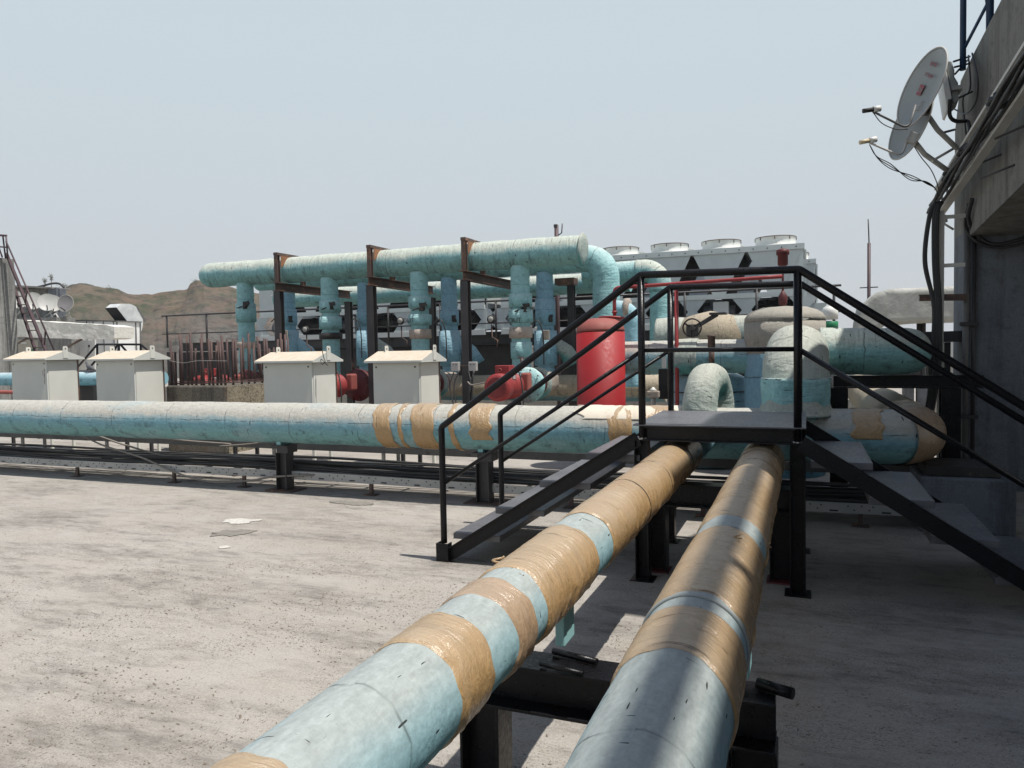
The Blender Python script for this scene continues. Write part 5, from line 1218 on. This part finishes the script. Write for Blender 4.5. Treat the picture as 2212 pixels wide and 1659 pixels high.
# ------------------------------------------------------------ dishes
def dish(name, c_, lng, view_tilt, Rl, label, mat='dish_grey', arm=None, words=False, group=None):
    """c_: centre, lng: direction of the long axis, view_tilt: outward normal"""
    nrm = V(view_tilt).normalized(); e1 = (V(lng)-nrm*V(lng).dot(nrm)).normalized(); e2 = nrm.cross(e1)
    t_ = thing(name, c_, label, 'satellite dish', group)
    b_ = B(); seg = 48; rg = 14; rings = []
    for side in (0, 1):
        rings = []
        for i in range(1, rg+1):
            rr = i/rg; ring = []
            for k in range(seg):
                a = 2*pi*k/seg; dep = -.17*Rl*(1-rr*rr)-(.006 if side else 0)
                ring.append(b_.bm.verts.new(c_+e1*Rl*rr*cos(a)+e2*Rl*.92*rr*sin(a)+nrm*dep))
            rings.append(ring)
        for i in range(rg-1):
            for k in range(seg):
                f = b_.bm.faces.new((rings[i][k], rings[i][(k+1) % seg], rings[i+1][(k+1) % seg], rings[i+1][k])); f.smooth = True
        b_.bm.faces.new(rings[0])
        if side == 0: r0 = rings[-1]
        else:
            for k in range(seg): b_.bm.faces.new((r0[k], r0[(k+1) % seg], rings[-1][(k+1) % seg], rings[-1][k]))
    b_.build('reflector', mat, t_)
    B().tube([c_+e1*Rl*cos(a)+e2*Rl*.92*sin(a) for a in [2*pi*k/48 for k in range(49)]], .008, 6, False).build('rim', 'mount_white', t_)
    return t_, nrm, e1, e2
D0 = 8.55
c1 = at(1990, 190, y=8.5)
def oblique(c_, ax, ay, aspect, lx_, ly_):
    """normal and long axis of a dish from its outline; (ax, ay) short axis, (lx_, ly_) long axis"""
    vd = (V((0, 0, H))-c_).normalized(); e_ = (cr-vd*cr.dot(vd)).normalized(); f_ = vd.cross(e_); f_ = f_ if f_.z > 0 else -f_
    return e_*lx_+f_*ly_, vd*aspect+(e_*ax+f_*ay).normalized()*sqrt(1-aspect**2)
lng, nv = oblique(c1, -.96, .28, .42, .30, .955)
d1, nrm, e1, e2 = dish('satellite_dish', c1, lng, nv, .385, 'upper grey satellite dish with red markings, mounted beside the tower')
ft = c1-e1*.30-nrm*.16
def arm(t_, base, lnb, knee, mat='tray_grey'):
    B().tube(fillet([base, knee, lnb], .06, .2, 5), .011, 8).build('feed_arm', mat, t_)
    d = (base-lnb).normalized()
    B().cyl(lnb+V((0, 0, .02)), lnb+V((0, 0, .02))+d*.07, .03, 14).build('feed_horn', 'white_plastic', t_)
    B().cyl(lnb+V((0, 0, .02)), lnb+V((0, 0, .02))-d*.10, .022, 12).build('feed_body', 'cream_plastic' if mat == 'mount_white' else 'rubber', t_)
arm(d1, at(1978, 227, y=8.35), at(1886, 241, y=8.2), at(1962, 279, y=8.3))
e_up = e1
rx = e2 if e2.dot(cr) > 0 else -e2
nf = lambda a_, u_: c1+e1*u_+rx*a_+nrm*(-.17*.385*(1-((a_/.354)**2+(u_/.385)**2))+.012)
text_part('airtel', 'mark_red', nf(.04, .21)+nrm*.012, rx, e1, .075, d1, thick=.0008)
text_part('digital TV', 'mark_red', nf(.05, .11)+nrm*.012, rx, e1, .05, d1, thick=.0008)
q = nf(.10, -.02); b = B(); b.prism([q-rx*.05-e1*.05, q+rx*.05-e1*.05, q+rx*.05+e1*.05, q-rx*.05+e1*.05], nrm*.002); b.build('red_square', 'mark_red', d1)
q = nf(.10, -.042)+nrm*.004; text_part('HD', 'dish_pale', q, rx, e1, .06, d1, thick=.0006)
c2 = at(1966, 268, y=8.75)
l2_, n2_ = oblique(c2, -.96, .28, .42, .28, .96)
d2, nrm2, e12, e22 = dish('satellite_dish', c2, l2_, n2_, .365, 'lower grey satellite dish, half hidden behind the upper one')
arm(d2, at(1966, 290, y=8.6), at(1878, 308, y=8.45), at(1947, 338, y=8.55), 'mount_white')
for t_, (a, k1, k2), nm in ((d1, ((1998, 240), (2040, 292), (2072, 325)), 0), (d2, ((1975, 305), (2012, 345), (2052, 372)), 1)):
    B().tube(fillet([at(*a, y=8.6), at(k1[0]-15, k1[1]-12, y=8.7), at(*k2, y=8.95)], .1, .2, 5), .026, 12).build('mount_pipe', 'mount_white', t_)
    B().box(-.05, .05, -.05, .05, -.05, .05, Matrix.Translation(at(a[0]-4, a[1]-6, y=8.55)) @ Matrix.Rotation(.5, 4, 'Y')).build('clamp', 'galvanised', t_, .005)
B().cyl(at(2032, 288, y=8.75), at(2062, 280, y=9.0), .012, 8).build('stay', 'tray_grey', d1)
B().cyl(at(2013, 348, y=8.75), at(2058, 322, y=9.0), .014, 8).build('stay', 'mount_white', d2)
cable('dish_cable', [at(1886, 243, y=8.2), at(1905, 266, y=8.22), at(1935, 279, y=8.25), at(1960, 279, y=8.3)], .005, 'cable_black', '', None, d1)
for k in range(3):
    cable('dish_cable', [at(1878, 312, y=8.45), at(1893+k*2, 337+k*3, y=8.5), at(1925, 355+k*5, y=8.6), at(1965+k*3, 388-k*4, y=8.7), at(2000, 392+k*2, y=8.85), at(2022, 410, y=8.95), at(2026, 440, y=8.98)], .005, 'cable_black', '', None, d2)
cable('dish_cable', [at(1974, 315, y=8.7), at(1990, 340, y=8.75), at(2010, 365, y=8.8), at(2022, 390, y=8.9), at(2028, 410, y=8.98)], .005, 'cable_black', '', None, d2)
# radio unit
p = [at(2034, 127, y=8.7), at(2039, 125, y=8.7), at(2056, 210, y=8.7), at(2051, 237, y=8.7), at(2046, 234, y=8.7), at(2035, 165, y=8.7)]
t = thing('radio_unit', p[0], 'grey outdoor radio unit with a thin white front plate between dish and tower', 'antenna')
B().prism(p, (.02, .42, 0)).build('front_plate', 'panel_white', t, .008)
p = [at(2041, 129, y=8.75), at(2055, 130, y=8.75), at(2062, 150, y=8.75), at(2062, 165, y=8.75), at(2070, 178, y=8.75), at(2072, 215, y=8.75), at(2060, 226, y=8.75), at(2056, 208, y=8.75)]
B().prism(p, (.02, .3, 0)).build('housing', 'dish_grey', t, .015)
B().box(*(lambda c_: (c_.x-.03, c_.x+.07, c_.y-.02, c_.y+.25, c_.z-.04, c_.z+.0))(at(2062, 186, y=8.72))).build('latch', 'dish_pale', t)
for a, c_ in (((2060, 133), (2095, 122)), ((2062, 145), (2095, 137)), ((2063, 160), (2090, 130)), ((2070, 212), (2100, 198))):
    B().cyl(at(*a, y=8.8), at(*c_, x=1.6), .010, 8).build('mount_arm', 'dark_steel', t)
t = thing('satellite_feed', at(2040, 474, y=9.3), 'small white dish feed peeping out beside the vertical tray', 'antenna')
B().cyl(at(2035, 474, y=9.3), at(2044, 471, y=9.3), .045, 14).build('horn', 'white_plastic', t)
B().cyl(at(2034, 480, y=9.3), at(2060, 496, y=9.3), .012, 8).build('arm', 'mount_white', t)

# ------------------------------------------------------------ left background
LY = 15.0
# grey pillar
q0, q1 = at(30, 560, y=LY), at(36, 770, y=LY)
t = thing('concrete_pillar', (q0.x-.8, LY, 0), 'stained grey concrete pillar at the left edge of the picture', 'pillar')
B().prism([V((q0.x-3, LY, 0)), V((q0.x, LY, 0)), V((q0.x, LY, q0.z)), V((q0.x-3, LY, q0.z+.05))], (0, -.9, 0)).build('shaft', 'pillar_concrete', t)
qa = at(0, 575, y=LY-.03)
t = thing('flood_light', (qa.x, LY-.05, qa.z), 'white framed flood light at the top of the grey pillar', 'lamp')
B().prism([at(-12, 566, y=LY-.1), at(8, 563, y=LY-.1), at(6, 590, y=LY-.1), at(-12, 588, y=LY-.1)], (0, .09, 0)).build('housing', 'white_plastic', t, .01)
B().prism([at(-9, 570, y=LY-.105), at(4, 568, y=LY-.105), at(3, 578, y=LY-.105), at(-9, 580, y=LY-.105)], (0, .004, 0)).build('lens', 'dish_dark', t)
# steep ladder stair
t = thing('steep_ladder', at(70, 760, y=14.6), 'steep rusty ladder stair with handrail leaning past the grey pillar', 'ladder')
a0, a1 = at(31, 590, y=14.7), at(102, 765, y=14.7); ex = (a1-a0)
b0, b1 = at(31, 622, y=15.5), at(79, 765, y=15.5)
B().beam(a0-ex*.25, a1+ex*.12, .05, .08, (0, 1, 0)).build('stringer', 'purple_primer', t)
B().beam(b0-(b1-b0)*.1, b1+(b1-b0)*.1, .05, .08, (0, 1, 0)).build('stringer', 'purple_primer', t)
for k in range(9):
    py = 622+18.4*k
    f_ = (py-590)/175; g_ = (py-622)/143
    B().beam(a0+ex*f_, b0+(b1-b0)*max(g_, 0), .05, .03).build('rung', 'rusty_steel', t)
B().cyl(at(13, 521, y=14.6), at(119, 762, y=14.6), .022, 8).build('handrail', 'purple_primer', t)
for (pa, pb) in (((6, 508), (12, 558)), ((13, 508), (17, 560)), ((60, 618), (54, 655)), ((98, 715), (96, 745)), ((88, 722), (90, 740))):
    B().cyl(at(*pa, y=14.6), at(*pb, y=14.6), .022, 8).build('post', 'purple_primer', t)
B().cyl(at(-20, 507, y=14.6), at(14, 509, y=14.6), .03, 8).build('top_rail', 'purple_primer', t)
B().cyl(at(-20, 532, y=14.6), at(13, 534, y=14.6), .02, 8).build('mid_rail', 'purple_primer', t)
B().cyl(at(-4, 530, y=14.6), at(5, 556, y=14.6), .02, 8).build('brace', 'purple_primer', t)
# concrete house with dishes on its ledge
HYB = 24.0
t = thing('plant_house', at(90, 790, y=HYB), 'dark concrete plant house with satellite dishes on its ledge, far left', 'building')
def slab(nm, pts, y, d, mat, parent, bev=0): return B().prism([at(px, py, y=y) for px, py in pts], (0, d, 0)).build(nm, mat, parent, bev)
slab('wall', [(-60, 790), (120, 800), (120, 722), (30, 722), (-60, 722)], HYB, 1.0, 'pillar_concrete', t)
slab('back_wall', [(-60, 722), (100, 722), (100, 620), (-60, 612)], HYB+1.3, .4, 'pillar_concrete', t)
slab('column', [(104, 690), (122, 690), (122, 623), (104, 620)], HYB+.9, .5, 'wall_concrete', t)
slab('roof_slab', [(-60, 611), (112, 620), (112, 623), (-60, 617)], HYB+.8, 1.0, 'plinth', t)
slab('ledge', [(-60, 690), (122, 685), (122, 704), (-60, 704)], HYB-.2, .95, 'pillar_concrete', t)
dd = slab('door', [(38, 790), (82, 790), (82, 735), (38, 733)], HYB-.02, .015, 'beige_door', t)
dd = slab('exit_sign', [(61, 759), (72, 759), (72, 754), (61, 754)], HYB-.05, .03, 'green_sign', t)
slab('lamp', [(44, 742), (56, 742), (56, 739.5), (44, 739.5)], HYB-.05, .03, 'white_plastic', t)
cable('roof_hose', [at(-10, 618, y=HYB+1), at(60, 622, y=HYB+1), at(90, 618, y=HYB+1), at(112, 612.5, y=HYB+1), at(128, 613, y=HYB+1), at(138, 621, y=HYB+1)], .05, 'cable_black', 'black hose arching over the plant house roof')
for k, (px, py, R_, mt, nvv, lab) in enumerate(((39, 648, .42, 'dish_pale', (.75, -.62, .3), 'pale dish on the plant house ledge, cut off by the pillar'),
        (71, 650, .42, 'dish_pale', (.78, -.6, .3), 'pale dish on the plant house ledge, second from left'), (102, 653, .42, 'dish_pale', (.75, -.62, .33), 'pale dish on the plant house ledge, third from left'),
        (114, 655, .41, 'dish_pale', (.85, -.5, .3), 'pale dish overlapped by its neighbour on the ledge'), (141, 655, .39, 'dish_dark', (.45, -.95, .2), 'dark grey dish at the right end of the plant house ledge'))):
    c_ = at(px, py, y=HYB+(.1 if k != 3 else .5))
    tt, nn, f1, f2 = dish('satellite_dish', c_, (0, .3, 1), nvv, R_, lab, mt, group='dishes on the plant house ledge')
    ft = at(px-6, 686, y=HYB+.3)
    B().tube([c_-nn*.2, c_+V((.1, .1, -.45)), ft], .04, 8).build('mount_pipe', 'mount_white', tt)
    B().cyl(c_+V((.05, .1, -.5)), at(px+13, 688, y=HYB+.3), .03, 6).build('stay', 'mount_white', tt)
    B().tube([c_-V((0, 0, R_*.9)), c_-V((0, 0, R_*.75))+nn*.45], .025, 6).build('feed_arm', 'rubber', tt)
# wrapped duct
t = thing('air_duct', at(130, 710, y=21), 'white wrapped rectangular duct running in front of the plant house', 'duct')
def dsec(px, p0, p1, y=21.0, d=.9):
    a, c_ = at(px, p0, y=y), at(px, p1, y=y); return [a, c_, c_+V((0, d, 0)), a+V((0, d, 0))]
duct('', '', [dsec(-60, 690, 727), dsec(36, 691, 727), dsec(150, 698, 732), dsec(230, 702, 733), dsec(247, 706, 730)], '').build('wrapping', 'duct_canvas', t, 0, False)
for (pa, pb) in (((33, 745), (60, 730)), ((146, 750), (176, 733))): B().cyl(at(*pa, y=22.9), at(*pb, y=21.4), .05, 6).build('bracket', 'rusty_steel', t)
# white panelled air handling room
AY = 26.0
t = thing('air_handling_unit', at(230, 800, y=AY), 'white panelled air handling room with a sheet metal outlet on top', 'air handling unit')
XC = at(250, 700, y=AY).x
def back(x_, px, y0_): d_ = ray(px, 700); return x_*d_.y/d_.x-y0_
DC = back(XC, 303, AY)
slab('casing', [(158, 800), (250, 800), (250, 693), (158, 691)], AY, DC, 'panel_white', t)
b = B()
for px in (189, 203, 225, 247): q = at(px, 745, y=AY-.01); b.box(q.x-.02, q.x+.02, AY-.02, AY-.001, .4, at(px, 694, y=AY).z)
b.build('panel_joint', 'tray_grey', t)
slab('door', [(172, 799), (205, 799), (205, 735), (172, 735)], AY-.05, .045, 'panel_white', t)
slab('door_handle', [(190, 750), (193, 750), (193, 745), (190, 745)], AY-.09, .035, 'rubber', t)
slab('top_trim', [(157, 693), (251, 695), (251, 692.5), (157, 690.5)], AY-.04, DC+.08, 'tray_grey', t)
slab('base', [(156, 812), (253, 812), (253, 800.5), (156, 800.5)], AY-.1, DC+.2, 'plinth', t)
b = B()
for f_ in (.02, .78, .97): b.box(XC+.001, XC+.02, AY+DC*f_, AY+DC*f_+.06, .4, at(250, 694, y=AY).z)
b.build('panel_joint', 'tray_grey', t)
# outlet: square elbow, mouth down-left
oy = AY+.6; cpx, cpy = 275, 693; b = B(); n_ = 14; Pf = []
for k in range(n_+1):
    a = radians(100-130*k/n_); Pf.append((270+41*cos(a), 697-42*sin(a)))
side = [(246, 655.5), (262, 655.5)]+Pf+[(303, 722), (300, 694), (272, 694), (247, 666)]
side = [(243, 661), (260, 655.5)]+Pf+[(301, 724), (299, 694), (276, 694)]
XO = XC-.25
side = [at(px, py, x=XO) for px, py in [(252, 664), (262, 656)]+[(275+34*sin(radians(a)), 697-41*cos(radians(a))) for a in range(-5, 125, 10)]+[(302, 722), (301, 694), (275, 694)]]
B().prism(side, (-.75, 0, 0)).build('outlet_elbow', 'sheet_metal', t)
m1, m2 = side[0], side[-1]
B().prism([m1+V((.0, -.03, 0)), m2+V((0, -.03, 0)), m2+V((-.75, -.03, 0)), m1+V((-.75, -.03, 0))], (0, .02, 0)).build('outlet_mouth', 'coil_dark', t)
B().prism([side[6]+V((.004, 0, 0)), side[6]+V((.004, .12, 0)), V((XO+.004, (m1.y+m2.y)/2+1.4, m2.z)), V((XO+.004, (m1.y+m2.y)/2+1.3, m2.z))], (.01, 0, 0)).build('seam', 'tray_grey', t)
#B().prism([at(228, 663, y=oy), at(239, 657, y=oy), at(262, 655, y=oy), at(243, 661.5, y=oy)], (0, 2.2, 0)).build('outlet_lip', 'hood_paint', t)
# railing in front
t = thing('yard_railing', at(240, 790, y=19), 'small black handrail over the steps in front of the white air handling room', 'railing')
for (pa, pb) in (((168, 793), (210, 744)), ((210, 744), (304, 744)), ((304, 744), (335, 770)), ((210, 744), (210, 775)), ((257, 744), (257, 765)), ((254, 744), (244, 762)), ((260, 744), (276, 762)), ((304, 744), (304, 762)), ((188, 800), (206, 780)), ((205, 780), (212, 775))):
    B().cyl(at(*pa, y=18), at(*pb, y=18), .035, 8).build('rail', 'black_paint', t)
# blue line and red line at left, pigeon on it
t = thing('insulated_pipe', at(100, 820, y=12.5), 'thin pale blue pipe behind the two left cabinets', 'pipe')
pz = at(190, 818, y=12.5).z
B().tube([V((at(352, 818, y=12.5).x-.3*k, 12.5, pz)) for k in range(34)], .16, 32, True, lump(.006, 3, .003, 4)).build('insulation', 'canvas_bright_blue', t)
for px in (150, 213, 330):
    x = at(px, 830, y=12.5).x; B().box(x-.05, x+.05, 12.42, 12.58, 0, pz-.165).build('leg', 'dark_steel', t)
t = thing('red_pipe', at(10, 847, y=11.5), 'thin red pipe low at the left edge behind the first cabinet', 'pipe')
q = at(10, 847, y=11.5); B().cyl((q.x-4, 11.5, q.z), (at(60, 848, y=11.5).x, 11.5, q.z), .045, 12).build('pipe_run', 'faded_red', t)
B().box(q.x-.5, q.x-.44, 11.47, 11.53, 0, q.z-.046).build('leg', 'dark_steel', t)
q = at(190, 803, y=12.4)
b = B(); b.box(at(170, 803, y=12.9).x, at(213, 803, y=12.9).x, 12.75, 13.3, 0, at(190, 800, y=12.9).z)
tag(b.build('cable_trough', 'dark_steel', None, .01), 'dark steel trough beyond the pale blue pipe between two cabinets', 'cable tray')
for k in range(4):
    z_ = .25+.22*k
    cable('floor_cable', [(-19, 11.6+.2*k, z_*.3), (-14, 11.4+.2*k, z_*.35), (-11, 11.5+.2*k, z_*.3), (-8.5, 11.3+.2*k, z_*.2)], .03, 'cable_black', 'black cable on the floor under the pale blue pipe', 'floor cables behind the cabinets')
pg = at(199, 803, y=12.5); pgz = pz+.158
t = thing('pigeon', (pg.x, 12.5, pgz), 'grey pigeon perched on the pale blue pipe between the two left cabinets', 'bird')
P0 = V((pg.x, 12.45, pgz))
body = [P0+V((.17, 0, .04)), P0+V((.10, 0, .065)), P0+V((.03, 0, .095)), P0+V((-.04, 0, .12)), P0+V((-.075, 0, .155)), P0+V((-.09, 0, .19)), P0+V((-.105, 0, .215)), P0+V((-.125, 0, .22)), P0+V((-.145, 0, .213))]
rad = [.012, .03, .055, .052, .034, .024, .026, .018, .003]
Ls = [0]
for i in range(1, len(body)): Ls.append(Ls[-1]+(body[i]-body[i-1]).length)
def prd(u):
    for i in range(len(Ls)-1):
        if u <= Ls[i+1]+1e-6: return rad[i]+(rad[i+1]-rad[i])*(u-Ls[i])/(Ls[i+1]-Ls[i])
    return rad[-1]
B().tube(body, prd, 14).build('body', 'feather', t)
b = B(); b.cyl(P0+V((0, -.015, .06)), P0+V((-.005, -.015, 0)), .004, 5); b.cyl(P0+V((0, .015, .06)), P0+V((-.005, .015, 0)), .004, 5); b.build('legs', 'faded_red', t)

hb = B(); hb.box(-3200, 3200, -3200, 3200, -32, 60)
hm = bpy.data.materials.new('haze'); hm.use_nodes = True; ht = hm.node_tree
ht.nodes.remove(ht.nodes['Principled BSDF']); pv = ht.nodes.new('ShaderNodeVolumePrincipled')
pv.inputs['Color'].default_value = (.88, .90, .94, 1); pv.inputs['Density'].default_value = .0004
ht.links.new(pv.outputs[0], ht.nodes['Material Output'].inputs['Volume']); M['haze'] = hm
tag(hb.build('haze', 'haze'), 'thin dry-season haze over the hills', 'haze', None, 'stuff')
print('objects', len(bpy.data.objects))
